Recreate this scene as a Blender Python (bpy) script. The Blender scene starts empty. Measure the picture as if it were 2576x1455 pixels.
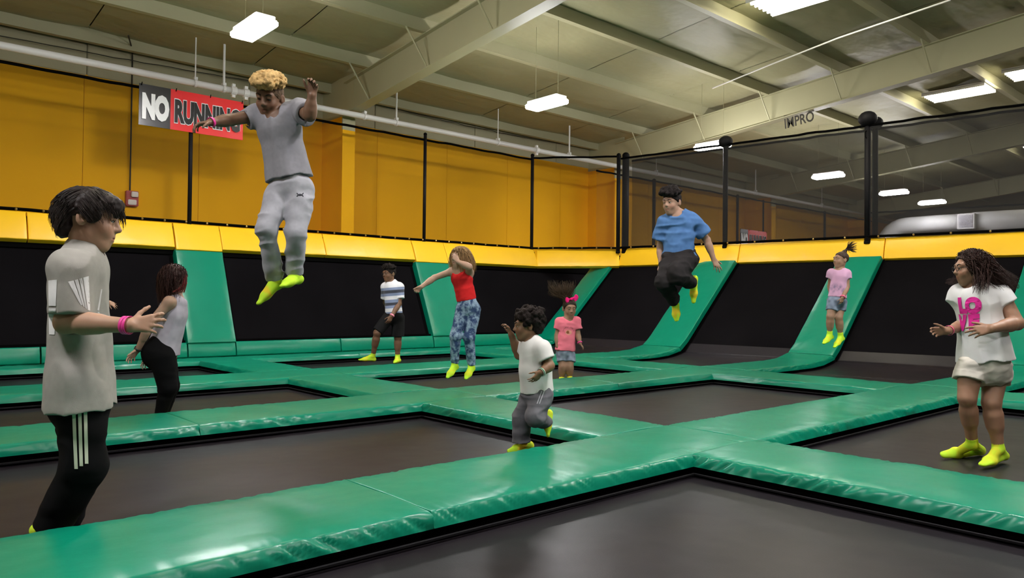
import bpy, bmesh, math, random
import numpy as np
from mathutils import Vector, Matrix, noise as mnoise

C = bpy.context.scene.collection
S = bpy.context.scene
PI = math.pi

# ------------------------------------------------------------------ camera, world, exposure
CAMZ = 1.12
FPX, PITCH, ROLL, YAW = 1878.0, .0159, .0106, .8428
_F = np.array([math.cos(YAW)*math.cos(PITCH), math.sin(YAW)*math.cos(PITCH), math.sin(PITCH)])
_R0 = np.array([math.sin(YAW), -math.cos(YAW), 0.0])
_U0 = np.cross(_R0, _F)
_R = math.cos(ROLL)*_R0 + math.sin(ROLL)*_U0
_U = -math.sin(ROLL)*_R0 + math.cos(ROLL)*_U0
cam_data = bpy.data.cameras.new('camera')
cam = bpy.data.objects.new('camera', cam_data)
C.objects.link(cam)
cam_data.sensor_width = 36.0
cam_data.sensor_fit = 'HORIZONTAL'
cam_data.lens = FPX/2576*36
cam_data.clip_end = 200
cam.matrix_world = Matrix(((_R[0], _U[0], -_F[0], 0), (_R[1], _U[1], -_F[1], 0), (_R[2], _U[2], -_F[2], CAMZ), (0, 0, 0, 1)))
S.camera = cam
w = bpy.data.worlds.new('world'); S.world = w
w.use_nodes = True
w.node_tree.nodes['Background'].inputs[0].default_value = (.5, .5, .5, 1)
w.node_tree.nodes['Background'].inputs[1].default_value = 0.02
S.view_settings.view_transform = 'Standard'
S.view_settings.look = 'None'
S.view_settings.gamma = 1
S.view_settings.use_curve_mapping = False
S.view_settings.exposure = 0.0
LED = 200.0          # emission of the hanging lamps
TUBE = 60.0         # emission of the fluorescent tubes
LED_COL = (1.0, .97, .98)
TUBE_COL = (1.0, .93, .75)
S.cycles.use_denoising = True
S.cycles.max_bounces = 8
S.cycles.diffuse_bounces = 5
S.cycles.sample_clamp_indirect = 4.0

def at(u, v, d):
    """point at depth d (metres along the view axis) seen at pixel (u, v) of the 2576 x 1455 photograph"""
    q = _F + (u-1288)/FPX*_R - (v-727.5)/FPX*_U
    return q*d + np.array([0, 0, CAMZ])

# ------------------------------------------------------------------ helpers
def mat(name, col, rough=.6, spec=.5, metal=0, bump=None, noise=None, sheen=0, coat=0):
    m = bpy.data.materials.new(name); m.use_nodes = True
    nt = m.node_tree; b = nt.nodes['Principled BSDF']
    b.inputs['Base Color'].default_value = (*col, 1)
    b.inputs['Roughness'].default_value = rough
    b.inputs['Specular IOR Level'].default_value = spec
    b.inputs['Metallic'].default_value = metal
    b.inputs['Sheen Weight'].default_value = sheen
    b.inputs['Coat Weight'].default_value = coat
    tc = nt.nodes.new('ShaderNodeTexCoord')
    if noise:                                   # (scale, amount, stretch)
        sc, amt, st = noise
        mp = nt.nodes.new('ShaderNodeMapping'); mp.inputs['Scale'].default_value = st
        nt.links.new(tc.outputs['Object'], mp.inputs[0])
        n = nt.nodes.new('ShaderNodeTexNoise'); n.inputs['Scale'].default_value = sc; n.inputs['Detail'].default_value = 4
        nt.links.new(mp.outputs[0], n.inputs['Vector'])
        r = nt.nodes.new('ShaderNodeMix'); r.data_type = 'RGBA'
        r.inputs[6].default_value = (*[c*(1-amt) for c in col], 1)
        r.inputs[7].default_value = (*[min(1, c*(1+amt)) for c in col], 1)
        nt.links.new(n.outputs[0], r.inputs[0]); nt.links.new(r.outputs[2], b.inputs['Base Color'])
    if bump:                                    # list of (scale, strength, distance, stretch)
        last = None
        for sc, stg, dist, st in bump:
            mp = nt.nodes.new('ShaderNodeMapping'); mp.inputs['Scale'].default_value = st
            nt.links.new(tc.outputs['Object'], mp.inputs[0])
            n = nt.nodes.new('ShaderNodeTexNoise'); n.inputs['Scale'].default_value = sc; n.inputs['Detail'].default_value = 3
            nt.links.new(mp.outputs[0], n.inputs['Vector'])
            bp = nt.nodes.new('ShaderNodeBump'); bp.inputs['Strength'].default_value = stg; bp.inputs['Distance'].default_value = dist
            nt.links.new(n.outputs[0], bp.inputs['Height'])
            if last: nt.links.new(last.outputs[0], bp.inputs['Normal'])
            last = bp
        nt.links.new(last.outputs[0], b.inputs['Normal'])
    return m

def emat(name, col, strength):
    m = bpy.data.materials.new(name); m.use_nodes = True
    b = m.node_tree.nodes['Principled BSDF']
    b.inputs['Base Color'].default_value = (.8, .8, .8, 1)
    b.inputs['Emission Color'].default_value = (*col, 1)
    b.inputs['Emission Strength'].default_value = strength
    return m

def netmat(name, alpha, col=(.012, .011, .011)):
    m = bpy.data.materials.new(name); m.use_nodes = True
    nt = m.node_tree; b = nt.nodes['Principled BSDF']
    b.inputs['Base Color'].default_value = (*col, 1); b.inputs['Roughness'].default_value = .8
    b.inputs['Alpha'].default_value = alpha
    return m

O1 = (1, 1, 1)
VB = [(1.3, .5, .05, O1), (4.5, .20, .02, O1), (160, .05, .004, O1)]
M = {}
M['green'] = mat('green_vinyl', (.0005, .195, .114), .30, .32, bump=VB, noise=(2.2, .10, O1))
M['yellow'] = mat('yellow_vinyl', (.98, .555, .014), .40, .4, bump=VB, noise=(2, .06, O1))
M['bed'] = mat('woven_jump_fabric', (.0135, .0112, .0142), .40, .17, bump=[(220, .12, .004, O1), (1.1, .45, .04, O1)], noise=(1.3, .35, O1))
M['wallbed'] = mat('woven_wall_fabric', (.0055, .0050, .0058), .9, .0, bump=[(220, .1, .004, O1), (.9, .2, .03, O1)], noise=(1.1, .35, O1))
M['black'] = mat('black_webbing', (.003, .003, .003), .9, .0, bump=[(120, .2, .004, O1)])
M['frame'] = mat('black_steel', (.004, .004, .004), .7, .05, bump=[(60, .05, .002, O1)])
M['pad_black'] = mat('black_foam_sleeve', (.006, .0055, .007), .6, .15, bump=[(30, .2, .01, O1)])
M['orange'] = mat('orange_wall_paint', (.86, .43, .004), .7, .12, bump=[(40, .05, .004, O1)], noise=(.8, .06, O1))
M['insul'] = mat('insulation_facing', (.36, .335, .21), .6, .3, bump=[(1.3, .5, .06, O1), (9, .15, .01, O1)], noise=(1.2, .08, O1))
M['roof'] = mat('white_roof_insulation', (.30, .285, .16), .55, .35, bump=[(.9, .7, .10, (1, 2.2, 1)), (5, .2, .02, O1)], noise=(.7, .10, O1))
M['steel'] = mat('painted_roof_steel', (.37, .355, .215), .5, .4, noise=(1.5, .06, O1), bump=[(30, .04, .003, O1)])
M['pipe'] = mat('white_pipe_paint', (.74, .73, .70), .4, .5, bump=[(25, .05, .003, O1)])
M['white'] = mat('white_enamel', (.75, .75, .74), .5, .5, bump=[(25, .05, .003, O1)])
M['wire'] = mat('dark_cable', (.03, .028, .02), .6, .3, bump=[(80, .1, .002, O1)])
M['floor'] = mat('grey_concrete', (.10, .10, .10), .7, .3, noise=(1.5, .2, O1), bump=[(8, .2, .02, O1)])
M['bannerred'] = mat('red_banner_vinyl', (.80, .018, .022), .24, .6, bump=[(1.2, .15, .02, O1), (90, .03, .002, O1)])
M['bannerblk'] = mat('black_banner_vinyl', (.012, .011, .013), .24, .6, bump=[(1.2, .15, .02, O1), (90, .03, .002, O1)])
M['bannerwht'] = mat('white_banner_print', (.85, .85, .85), .3, .5, bump=[(90, .03, .002, O1)])
M['redbox'] = mat('red_enamel', (.35, .02, .012), .4, .5, bump=[(30, .05, .003, O1)])
M['lens'] = mat('clear_strobe_lens', (.75, .68, .62), .2, .6, bump=[(30, .1, .003, O1)])
M['duct'] = mat('white_duct_paint', (.74, .74, .74), .45, .5, bump=[(2, .15, .02, O1)])
M['grille'] = mat('grey_grille', (.42, .41, .46), .5, .4, bump=[(30, .05, .003, O1)])
M['brass'] = mat('brass_ring', (.75, .55, .25), .3, .5, metal=1, bump=[(60, .05, .002, O1)])
M['net'] = netmat('black_net', .12)
M['netfar'] = netmat('black_net_far', .54)
M['led'] = emat('led_diffuser', LED_COL, LED)
M['tube'] = emat('fluorescent_glow', TUBE_COL, TUBE)
M['reflector'] = mat('white_reflector', (.8, .78, .7), .3, .6, bump=[(20, .03, .002, O1)])

def setp(o, label=None, cat=None, group=None, kind=None):
    if label: o['label'] = label
    if cat: o['category'] = cat
    if group: o['group'] = group
    if kind: o['kind'] = kind
    return o

def empty(name, loc=(0, 0, 0), label=None, cat=None, group=None, kind=None):
    o = bpy.data.objects.new(name, None); o.empty_display_size = .1
    C.objects.link(o); o.location = loc
    return setp(o, label, cat, group, kind)

def link(name, me, m, parent=None, smooth=False):
    o = bpy.data.objects.new(name, me)
    C.objects.link(o)
    if m is not None:
        for k in (m if isinstance(m, (list, tuple)) else [m]): me.materials.append(k)
    if smooth: me.shade_smooth()
    if parent is not None:
        o.parent = parent
        o.matrix_parent_inverse = Matrix.Translation(-Vector(parent.location)) if parent.type == 'EMPTY' or parent.parent is None else Matrix()
    return o

def mesh(verts, faces, name='m'):
    me = bpy.data.meshes.new(name)
    me.from_pydata([tuple(map(float, v)) for v in verts], [], [tuple(map(int, f)) for f in faces]); me.update()
    return me

class MB:
    """collects boxes, tubes and grids into one mesh"""
    def __init__(self): self.v = []; self.f = []
    def add(self, v, f):
        n = len(self.v); self.v += [tuple(map(float, p)) for p in v]; self.f += [tuple(i+n for i in q) for q in f]; return self
    def box(self, a, b, bev=0):
        x0, y0, z0 = a; x1, y1, z1 = b
        if bev <= 0:
            v = [(x0, y0, z0), (x1, y0, z0), (x1, y1, z0), (x0, y1, z0), (x0, y0, z1), (x1, y0, z1), (x1, y1, z1), (x0, y1, z1)]
            return self.add(v, [(3, 2, 1, 0), (4, 5, 6, 7), (0, 1, 5, 4), (1, 2, 6, 5), (2, 3, 7, 6), (3, 0, 4, 7)])
        bm = bmesh.new()
        bmesh.ops.create_cube(bm, size=1)
        for q in bm.verts: q.co = Vector(((x0+x1)/2+q.co.x*(x1-x0), (y0+y1)/2+q.co.y*(y1-y0), (z0+z1)/2+q.co.z*(z1-z0)))
        bmesh.ops.bevel(bm, geom=bm.edges[:], offset=bev, segments=2, affect='EDGES')
        bm.verts.index_update()
        self.add([q.co[:] for q in bm.verts], [[q.index for q in f.verts] for f in bm.faces]); bm.free(); return self
    def tube(self, pts, r, n=8, cap=True):
        pts = [Vector(map(float, p)) for p in pts]; rs = r if isinstance(r, (list, tuple)) else [r]*len(pts)
        T = [(pts[min(i+1, len(pts)-1)]-pts[max(i-1, 0)]).normalized() for i in range(len(pts))]
        a = Vector((0, 0, 1)) if abs(T[0].z) < .9 else Vector((1, 0, 0))
        v = []; f = []
        X = T[0].cross(a).normalized()
        for p, t, rr in zip(pts, T, rs):
            X = (X - t*X.dot(t)).normalized(); Y = t.cross(X)
            for k in range(n):
                q = p + (X*math.cos(2*PI*k/n)+Y*math.sin(2*PI*k/n))*rr; v.append(q[:])
        for i in range(len(pts)-1):
            for k in range(n):
                f.append((i*n+k, i*n+(k+1) % n, (i+1)*n+(k+1) % n, (i+1)*n+k))
        if cap:
            f.append(tuple(range(n-1, -1, -1))); f.append(tuple((len(pts)-1)*n+k for k in range(n)))
        return self.add(v, f)
    def ball(self, c, r, n=12, sq=(1, 1, 1)):
        v = [(c[0], c[1], c[2]-r*sq[2])]; f = []
        m = n//2
        for i in range(1, m):
            t = PI*i/m - PI/2
            for k in range(n):
                v.append((c[0]+r*sq[0]*math.cos(t)*math.cos(2*PI*k/n), c[1]+r*sq[1]*math.cos(t)*math.sin(2*PI*k/n), c[2]+r*sq[2]*math.sin(t)))
        v.append((c[0], c[1], c[2]+r*sq[2]))
        for k in range(n): f.append((0, 1+(k+1) % n, 1+k))
        for i in range(m-2):
            for k in range(n): f.append((1+i*n+k, 1+i*n+(k+1) % n, 1+(i+1)*n+(k+1) % n, 1+(i+1)*n+k))
        e = len(v)-1
        for k in range(n): f.append((e, 1+(m-2)*n+k, 1+(m-2)*n+(k+1) % n))
        return self.add(v, f)
    def build(self, name, m, parent=None, smooth=False, **kw):
        o = link(name, mesh(self.v, self.f, name), m, parent, smooth)
        return setp(o, **kw)

# ------------------------------------------------------------------ padded vinyl pieces
def pad(path, wdir, hw, th, seed, step=.07, r=.010, crown=.008, fold=.028, rough=.004, flare=.034, wstep=.10):
    """padded vinyl cover swept along path [(point, normal)...]; rounded edges, gathered skirts"""
    P = [Vector(map(float, p)) for p, _ in path]; N = [Vector(map(float, n)).normalized() for _, n in path]
    wd = Vector(map(float, wdir)).normalized()
    L = [0]
    for i in range(1, len(P)): L.append(L[-1]+(P[i]-P[i-1]).length)
    T = L[-1]
    def samp(s):
        s = min(max(s, 0), T)
        for i in range(len(L)-1):
            if s <= L[i+1] or i == len(L)-2:
                t = (s-L[i])/(L[i+1]-L[i]); return P[i].lerp(P[i+1], t), N[i].lerp(N[i+1], t).normalized()
    def prof(h0, h1, st, rr, rows):
        o = [(h0, th*(1-k/rows)+rr*k/rows) for k in range(rows+1)]
        for a in (30, 60): o.append((h0+rr*(1-math.cos(math.radians(a))), rr*(1-math.sin(math.radians(a)))))
        n = max(2, int((h1-h0-2*rr)/st)); nn = len(o)
        o += [(h0+rr+(h1-h0-2*rr)*i/n, 0) for i in range(n+1)]
        o += [(h0+h1-a, b) for a, b in o[nn-1::-1]]
        return o
    rows = 5 if step < .06 else 3
    I = prof(0, T, step, .007, 2); J = prof(-hw, hw, wstep, r, rows)
    v = []; f = []
    for a, b in I:
        p, n = samp(a)
        ef = min(1, 4*min(a, T-a)/max(T, .01))
        for c, d in J:
            dr = max(b, d)
            q = p + wd*c - n*dr
            e = min(1, (hw-abs(c))/hw*1.6)
            q = q + n*(crown*(1-(c/hw)**2) + rough*mnoise.noise(Vector((a*3.1, c*3.1, seed*7.13))) + rough*1.1*mnoise.noise(Vector((a*7+c*4, c*2.2, seed)))*(1-e*.7))*(1-min(1, dr/th))
            if d > 1e-6 or abs(c) > hw-.09:
                sg = 1 if c > 0 else -1
                k = min(1, d/th)
                amt = .35+.9*max(0, mnoise.noise(Vector((a*1.3, seed*1.7, sg*3.1)))+.25)
                s1 = mnoise.noise(Vector((a*17+sg*k*1.5, k*.35, seed*3.3+sg)))
                rg_ = 1-2.4*abs(s1)
                env = math.sin(PI*min(1, k*.9+.08)) if d > 1e-6 else .35*max(0, (abs(c)-hw+.09)/.09)
                dsp = fold*amt*rg_*env
                q = q + (wd*sg*.75+n*.65)*dsp + wd*sg*flare*k
            v.append(q)
    nj = len(J)
    for i in range(len(I)-1):
        for j in range(nj-1): f.append((i*nj+j, (i+1)*nj+j, (i+1)*nj+j+1, i*nj+j+1))
    cr = (P[-1]-P[0]).cross(wd)
    if cr.dot(N[0]) < 0: f = [q[::-1] for q in f]
    return mesh(v, f, 'pad')

def add_pad(name, me, m, label, cat, group, loc=None):
    # move origin to the pad's middle
    n = len(me.vertices); co = np.empty(n*3, np.float32); me.vertices.foreach_get('co', co); co = co.reshape(-1, 3)
    c = (co.min(0)+co.max(0))/2; c[2] = co[:, 2].min()
    co -= c; me.vertices.foreach_set('co', co.ravel()); me.update()
    o = link(name, me, m, None, True); o.location = c
    return setp(o, label, cat, group)

UPN = (0, 0, 1)
ZT, TH = .12, .075
# ---- grid of the court (metres): pad rows along X at these Y, columns along Y at these X
A = {1: (2.90, 3.70), 2: (6.00, 6.82), 3: (8.93, 9.85), 4: (12.12, 12.72)}
B = {1: (4.20, 5.00), 2: (9.15, 10.08)}
def xb(y): return 12.45+.13*(9.4-y)          # foot of the right-hand sloping wall
def xt(y): return 14.48+.13*(9.96-y)         # its top edge
def wprof(y, off=0.0):
    """(point, normal) list of the curved right wall at this y"""
    b, t = xb(y), xt(y)
    p = [(b-1.3, .12), (b-.8, .125), (b-.4, .15), (b, .225), (b+.22, .38), (t-.08, 2.06)]
    out = []
    for i, (x, z) in enumerate(p):
        x0, z0 = p[max(i-1, 0)]; x1, z1 = p[min(i+1, len(p)-1)]
        n = Vector((-(z1-z0), 0, x1-x0)).normalized()
        out.append((Vector((x, y, z))+n*off, n))
    return out

seed = 1
def rowpad(row, x0, x1, label, step=.07):
    global seed; seed += 1
    y0, y1 = A[row]; g = .002
    me = pad([((x0+g, (y0+y1)/2, ZT), UPN), ((x1-g, (y0+y1)/2, ZT), UPN)], (0, 1, 0), (y1-y0)/2, TH, seed, step)
    return add_pad('floor_pad', me, M['green'], label, 'pad', 'green pads between the trampolines')
def colpad(col, y0, y1, label, step=.07):
    global seed; seed += 1
    x0, x1 = B[col]; g = .002
    me = pad([(((x0+x1)/2, y0+g, ZT), UPN), (((x0+x1)/2, y1-g, ZT), UPN)], (1, 0, 0), (x1-x0)/2, TH, seed, step)
    return add_pad('floor_pad', me, M['green'], label, 'pad', 'green pads between the trampolines')

# ------------------------------------------------------------------ building shell
WY = 15.5
RS = .095
def roofz(y): return 5.92+RS*(15.6-y)
MB().box((-9, -15, -1.2), (41, 16, -1.0)).build('floor', M['floor'], kind='structure', label='dark concrete floor beneath the trampoline court', cat='floor')
o = empty('wall_left', (0, WY, 0), kind='structure', label='orange panelled long wall behind the left net', cat='wall')
x = 3.2-2.08*6
k = 0
while x < 40:
    MB().box((x+.003, WY, -1), (x+2.08-.003, WY+.12, 5.22), .003).build('panel', M['orange'], o)
    x += 2.08; k += 1
MB().box((-9, WY+.06, -1), (41, WY+.2, 5.25)).build('backing', M['frame'], o)
x = -9
while x < 40:
    MB().box((x, WY-.02, 5.2), (x+3.05, WY+.18, 6.0), .012).build('insulation_panel', M['insul'], o)
    x += 3.06
def farwall(name, a, b, label):
    o = MB().box(a, b).build(name, M['orange'], kind='structure', label=label, cat='wall')
farwall('wall_back', (40.5, -15, -1), (41, 16, 5.2), 'orange end wall far beyond the second court')
MB().box((40.5, -15, 5.2), (41, 16, 9.5)).build('trim_1', M['insul'], kind='structure', label='pale insulated upper part of the far end wall', cat='wall')
MB().box((-9.3, -15, -1), (-9, 16, 9.5)).build('wall_front', M['insul'], kind='structure', label='pale end wall behind the viewer', cat='wall')
MB().box((-9, -15.3, -1), (41, -15, 9.5)).build('wall_right', M['insul'], kind='structure', label='pale long wall far to the right of the courts', cat='wall')
# roof deck in strips between purlins: sheets of faced insulation
roof = empty('ceiling', (0, 0, 0), kind='structure', label='sloping ceiling of pale faced insulation sheets', cat='ceiling')
PUR = [15.1, 13.37, 11.34, 9.47, 7.72, 5.83, 3.95, 2.05, .15, -1.75, -3.65, -5.55, -7.45, -9.35, -11.25, -13.15]
prev = 16.0
for y in PUR[1:]+[-15.3]:
    x = -9
    while x < 41:
        nx, ny = 8, 6; v = []; f = []
        for i in range(nx+1):
            for j in range(ny+1):
                px_, py_ = x+.01+(3.02)*i/nx, y+(prev-y)*j/ny
                sag = -.05*math.sin(PI*i/nx)*math.sin(PI*j/ny)
                v.append((px_, py_, roofz(py_)+sag-.02+.02*mnoise.noise(Vector((px_*1.3, py_*1.3, 3)))))
        for i in range(nx):
            for j in range(ny): f.append((i*(ny+1)+j, i*(ny+1)+j+1, (i+1)*(ny+1)+j+1, (i+1)*(ny+1)+j))
        link('insulation_sheet', mesh(v, f), M['roof'], roof, True)
        x += 3.04
    prev = y
MB().add([(-9.3, 16.2, roofz(16.2)+.06), (41, 16.2, roofz(16.2)+.06), (41, -15.3, roofz(-15.3)+.06), (-9.3, -15.3, roofz(-15.3)+.06)], [(0, 1, 2, 3)]).build('roof_deck', M['roof'], roof)
for i, y in enumerate(PUR):
    z = roofz(y)
    mb = MB()
    mb.box((-9, y-.008, z-.24), (41, y+.008, z+.02)); mb.box((-9, y-.02, z-.255), (41, y+.10, z-.238)); mb.box((-9, y-.10, z-.0), (41, y+.01, z+.016))
    mb.build('roof_purlin', M['steel'], kind='structure', label='pale steel roof purlin running along the hall', cat='beam', group='roof purlins')
FX = [-1.1, 8.0, 16.9, 25.8, 34.7]
for i, x in enumerate(FX):
    o = empty('rafter_frame', (x, WY, 0), kind='structure', label='deep tapered steel rafter on an orange column', cat='beam', group='steel rafter frames')
    def lo(y): return 5.14+.1*(13.97-y)
    ys = [14.4]+[14-2.2*k for k in range(14)]
    mb = MB()
    v = []; f = []
    for y in ys:
        for dx in (-.008, .008):
            v += [(x+dx, y, lo(y)), (x+dx, y, roofz(y)-.24)]
    for k in range(len(ys)-1):
        a = k*4
        f += [(a, a+4, a+5, a+1), (a+2, a+3, a+7, a+6)]
    mb.add(v, f).build('web', M['steel'], o)
    mb = MB(); v = []; f = []
    for y in ys:
        v += [(x-.13, y, lo(y)-.02), (x+.13, y, lo(y)-.02), (x+.13, y, lo(y)), (x-.13, y, lo(y))]
    for k in range(len(ys)-1):
        for q in range(4): f.append((k*4+q, k*4+(q+1) % 4, k*4+4+(q+1) % 4, k*4+4+q))
    f.append((0, 3, 2, 1))
    mb.add(v, f).build('lower_flange', M['steel'], o)
    v = [(x-.13, 0, 0), (x+.13, 0, 0)]
    mb = MB(); v = []; f = []
    for y in ys:
        v += [(x-.10, y, roofz(y)-.262), (x+.10, y, roofz(y)-.262), (x+.10, y, roofz(y)-.242), (x-.10, y, roofz(y)-.242)]
    for k in range(len(ys)-1):
        for q in range(4): f.append((k*4+q, k*4+(q+1) % 4, k*4+4+(q+1) % 4, k*4+4+q))
    mb.add(v, f).build('upper_flange', M['steel'], o)
    # column: web, inner flange and knee stiffener, painted like the wall
    mb = MB(); mb.add([(x, WY, -1), (x, 14.75, -1), (x, 14.32, 5.12), (x, WY, 5.12)], [(0, 1, 2, 3)])
    mb.box((x-.008, 14.4, -1), (x+.008, WY, 5.12)).build('column_web', M['orange'], o)
    mb = MB(); mb.box((x-.15, 14.30, -1), (x+.15, 14.34, 4.75)).build('column_flange', M['orange'], o)
    mb = MB(); mb.box((x-.012, 14.1, 5.10), (x+.012, WY, 5.95)); mb.box((x-.15, 14.3, 4.75), (x+.15, 14.34, 5.2))
    mb.build('knee', M['steel'], o)
    # slanting sag rods between purlin and lower flange
    for yy in (13.37, 11.34, 9.47, 7.72, 5.83):
        for sx in (-1, 1):
            MB().tube([(x+sx*.55, yy, roofz(yy)-.22), (x+sx*.1, yy-.05, lo(yy)+.01)], .018, 6).build('flange_brace', M['steel'], o)

# stencilled word on the second rafter's web, partly behind the net rail
def textmesh(s, size, off=0.0, extr=.0015, sx=1.0, align='CENTER', res=3, space=1.0):
    cu = bpy.data.curves.new('t', 'FONT'); cu.body = s; cu.size = size; cu.offset = off; cu.extrude = extr
    cu.align_x = align; cu.align_y = 'CENTER'; cu.resolution_u = res; cu.space_character = space
    ob = bpy.data.objects.new('t', cu); C.objects.link(ob)
    dg = bpy.context.evaluated_depsgraph_get(); dg.update()
    me = bpy.data.meshes.new_from_object(ob.evaluated_get(dg))
    bpy.data.objects.remove(ob); bpy.data.curves.remove(cu)
    for q in me.vertices: q.co.x *= sx
    return me
def place(me, origin, ax, ay):
    ax = Vector(ax).normalized(); ay = Vector(ay); ay = (ay-ax*ay.dot(ax)).normalized(); az = ax.cross(ay)
    m4 = Matrix((ax, ay, az)).transposed().to_4x4(); m4.translation = Vector(origin)
    me.transform(m4); return me
me = place(textmesh('IMPRO', .34, .006, .002, .75), (16.886, 8.72, 5.50), (0, -1, .1), (0, 0, 1))
st = link('stencilled_word', me, M['wire'], None)
setp(st, 'dark stencilled lettering high on the second rafter above the net', 'lettering')
MB().box((16.876, 8.35, 5.66), (16.888, 9.1, 5.68)).build('bar', M['wire'], st)

# white sprinkler main along the wall, with hangers
PY, PZ = 14.0, 5.03
pipe = empty('sprinkler_pipe', (0, PY, PZ), 'long white sprinkler pipe hung above the left net', 'pipe')
MB().tube([(-9, PY, PZ), (5.4, PY, PZ)], .062, 14).build('pipe_length', M['pipe'], pipe, True)
MB().tube([(5.4, PY, PZ), (13.3, PY, PZ)], .060, 14).build('pipe_length', M['pipe'], pipe, True)
MB().tube([(13.3, PY, PZ), (38, PY, PZ)], .060, 14).build('pipe_length', M['pipe'], pipe, True)
for x in (5.38, 5.62, 13.28):
    mb = MB(); mb.tube([(x-.05, PY, PZ), (x+.05, PY, PZ)], .085, 14)
    mb.box((x-.03, PY-.03, PZ+.06), (x+.03, PY+.03, PZ+.13)); mb.box((x-.03, PY-.03, PZ-.13), (x+.03, PY+.03, PZ-.06))
    mb.build('coupling', M['pipe'], pipe, False)
for i, x in enumerate((1.2, 4.68, 5.2, 8.2, 9.0, 11.96, 14.5, 18.3, 24.0, 29)):
    mb = MB(); mb.tube([(x, PY, PZ+.05), (x, PY, roofz(PY)-.2)], .012 if i % 2 else .022, 6)
    mb.tube([(x-.02, PY, PZ), (x+.02, PY, PZ)], .075, 12); mb.box((x-.03, PY-.05, PZ+.06), (x+.03, PY+.05, PZ+.11))
    mb.build('hanger', M['pipe'], pipe)
# thin gas/sprinkler line crossing under the roof on the right
MB().tube([(13.6, 4.39, 6.2), (14.02, 6.45, 6.2), (14.63, 8.37, 6.2), (15.2, 10.0, 6.2)], .016, 8).build('branch_pipe', M['pipe'], label='thin white branch pipe slanting under the roof at upper right', cat='pipe')
# loose cables along the eave
def sagline(a, b, n, sag, amp, sd):
    a, b = Vector(a), Vector(b)
    return [a.lerp(b, i/n)+Vector((0, 0, -sag*4*(i/n)*(1-i/n)+amp*mnoise.noise(Vector((i*.9, sd, 0))))) for i in range(n+1)]
MB().tube(sagline((-2, 15.35, 5.85), (8, 15.3, 5.85), 30, .10, .03, 1), .014, 5).build('eave_cable', M['wire'], label='dark cable sagging along the eave at upper left, the thicker one', cat='cable')
MB().tube(sagline((0, 15.3, 5.55), (7.8, 15.3, 5.75), 30, .06, .03, 5), .009, 5).build('eave_cable', M['wire'], label='thin dark cable just below the thicker one along the left eave', cat='cable')
MB().tube(sagline((8.2, 15.3, 5.8), (16.8, 15.3, 5.8), 30, .12, .03, 9), .010, 5).build('eave_cable', M['wire'], label='thin dark cable along the eave between the two near rafters', cat='cable')

# fire alarm strobe with its conduit
al = empty('fire_alarm_strobe', (4.03, WY, 2.95), 'small red fire alarm strobe on the orange wall at the end of a thin conduit', 'alarm')
MB().box((3.92, WY-.10, 2.85), (4.14, WY, 3.14), .012).build('housing', M['redbox'], al)
MB().box((4.00, WY-.15, 3.02), (4.12, WY-.095, 3.12), .01).build('strobe_lens', M['lens'], al)
MB().box((3.95, WY-.12, 2.87), (4.10, WY-.095, 2.97), .01).build('horn_grille', M['lens'], al)
MB().tube([(4.0, WY-.03, 3.14), (4.0, WY-.03, 5.6), (3.95, WY-.2, 5.8), (3.7, WY-.9, 5.82)], .014, 6).build('conduit', M['wire'], al)

# ------------------------------------------------------------------ lamps
def led(x, y, z, label, ln=.85, wd=.34, grp='hanging white high bay lamps'):
    o = empty('led_high_bay', (x, y, z), label, 'lamp', grp)
    MB().box((x-wd/2+.03, y-ln/2+.03, z+.05), (x+wd/2-.03, y+ln/2-.03, z+.11), .01).build('housing', M['white'], o)
    MB().box((x-wd/2, y-ln/2, z-.04), (x+wd/2, y+ln/2, z+.05), .02).build('diffuser', M['led'], o)
    for s in (-1, 1):
        MB().tube([(x, y+s*ln*.35, z+.1), (x, y+s*ln*.35, roofz(y)-.05)], .004, 5).build('suspension_cable', M['steel'], o)
ray = [(4.13, 10.05, 4.83), (9.78, 10.05, 4.83), (15.28, 10.05, 4.83), (21.2, 10.05, 4.83), (25.9, 10.05, 4.83), (29.3, 10.05, 4.83)]
nm = ['bright hanging lamp nearest the wall banner, above the jumping boy in grey', 'bright hanging lamp over the middle of the court, between the two rafters',
      'bright hanging lamp seen behind the first ball-topped net post', 'bright hanging lamp over the second court, left of the double net post',
      'bright hanging lamp just right of the double net post', 'farthest bright hanging lamp, above the white duct']
for q, l in zip(ray, nm): led(*q, l)
for k, (x, y) in enumerate([(-7.2, 10.05), (-1.5, 3.2), (4.6, 2.2), (10.5, .6), (21, 1), (4.1, -4.2)]):  # unseen lamps added to light the court and the people
    led(x, y, 5.6, 'added high bay lamp, unseen outside the picture, lighting the court', .85, .45, 'added high bay lamps outside the picture')
def fluo(x0, x1, y0, y1, z, label, n=6, grp='tube lamps under the roof'):
    o = empty('fluorescent_fixture', ((x0+x1)/2, (y0+y1)/2, z), label, 'lamp', grp)
    mb = MB(); mb.box((x0-.05, y0-.04, z+.05), (x1+.05, y1+.04, z+.09)); mb.box((x0-.05, y0-.04, z-.01), (x0-.03, y1+.04, z+.06)); mb.box((x1+.03, y0-.04, z-.01), (x1+.05, y1+.04, z+.06))
    mb.build('reflector_housing', M['reflector'], o)
    for i in range(n):
        xx = x0+(x1-x0)*(i+.5)/n
        MB().tube([(xx, y0, z), (xx, y1, z)], .028, 8).build('tube', M['tube'], o, True)
fluo(12.0, 12.85, 5.75, 7.15, 6.52, 'six-tube fluorescent fixture cut by the top edge, right of centre')
fluo(20.7, 21.5, 5.95, 7.3, 6.52, 'six-tube fluorescent fixture at right, just above the net rail')
fluo(20.3, 21.2, 4.0, 5.4, 6.62, 'six-tube fluorescent fixture at the right edge behind a purlin')
fluo(29.5, 30.3, 5.9, 7.3, 6.5, 'small distant fluorescent fixture at the right edge beyond the net')
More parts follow.
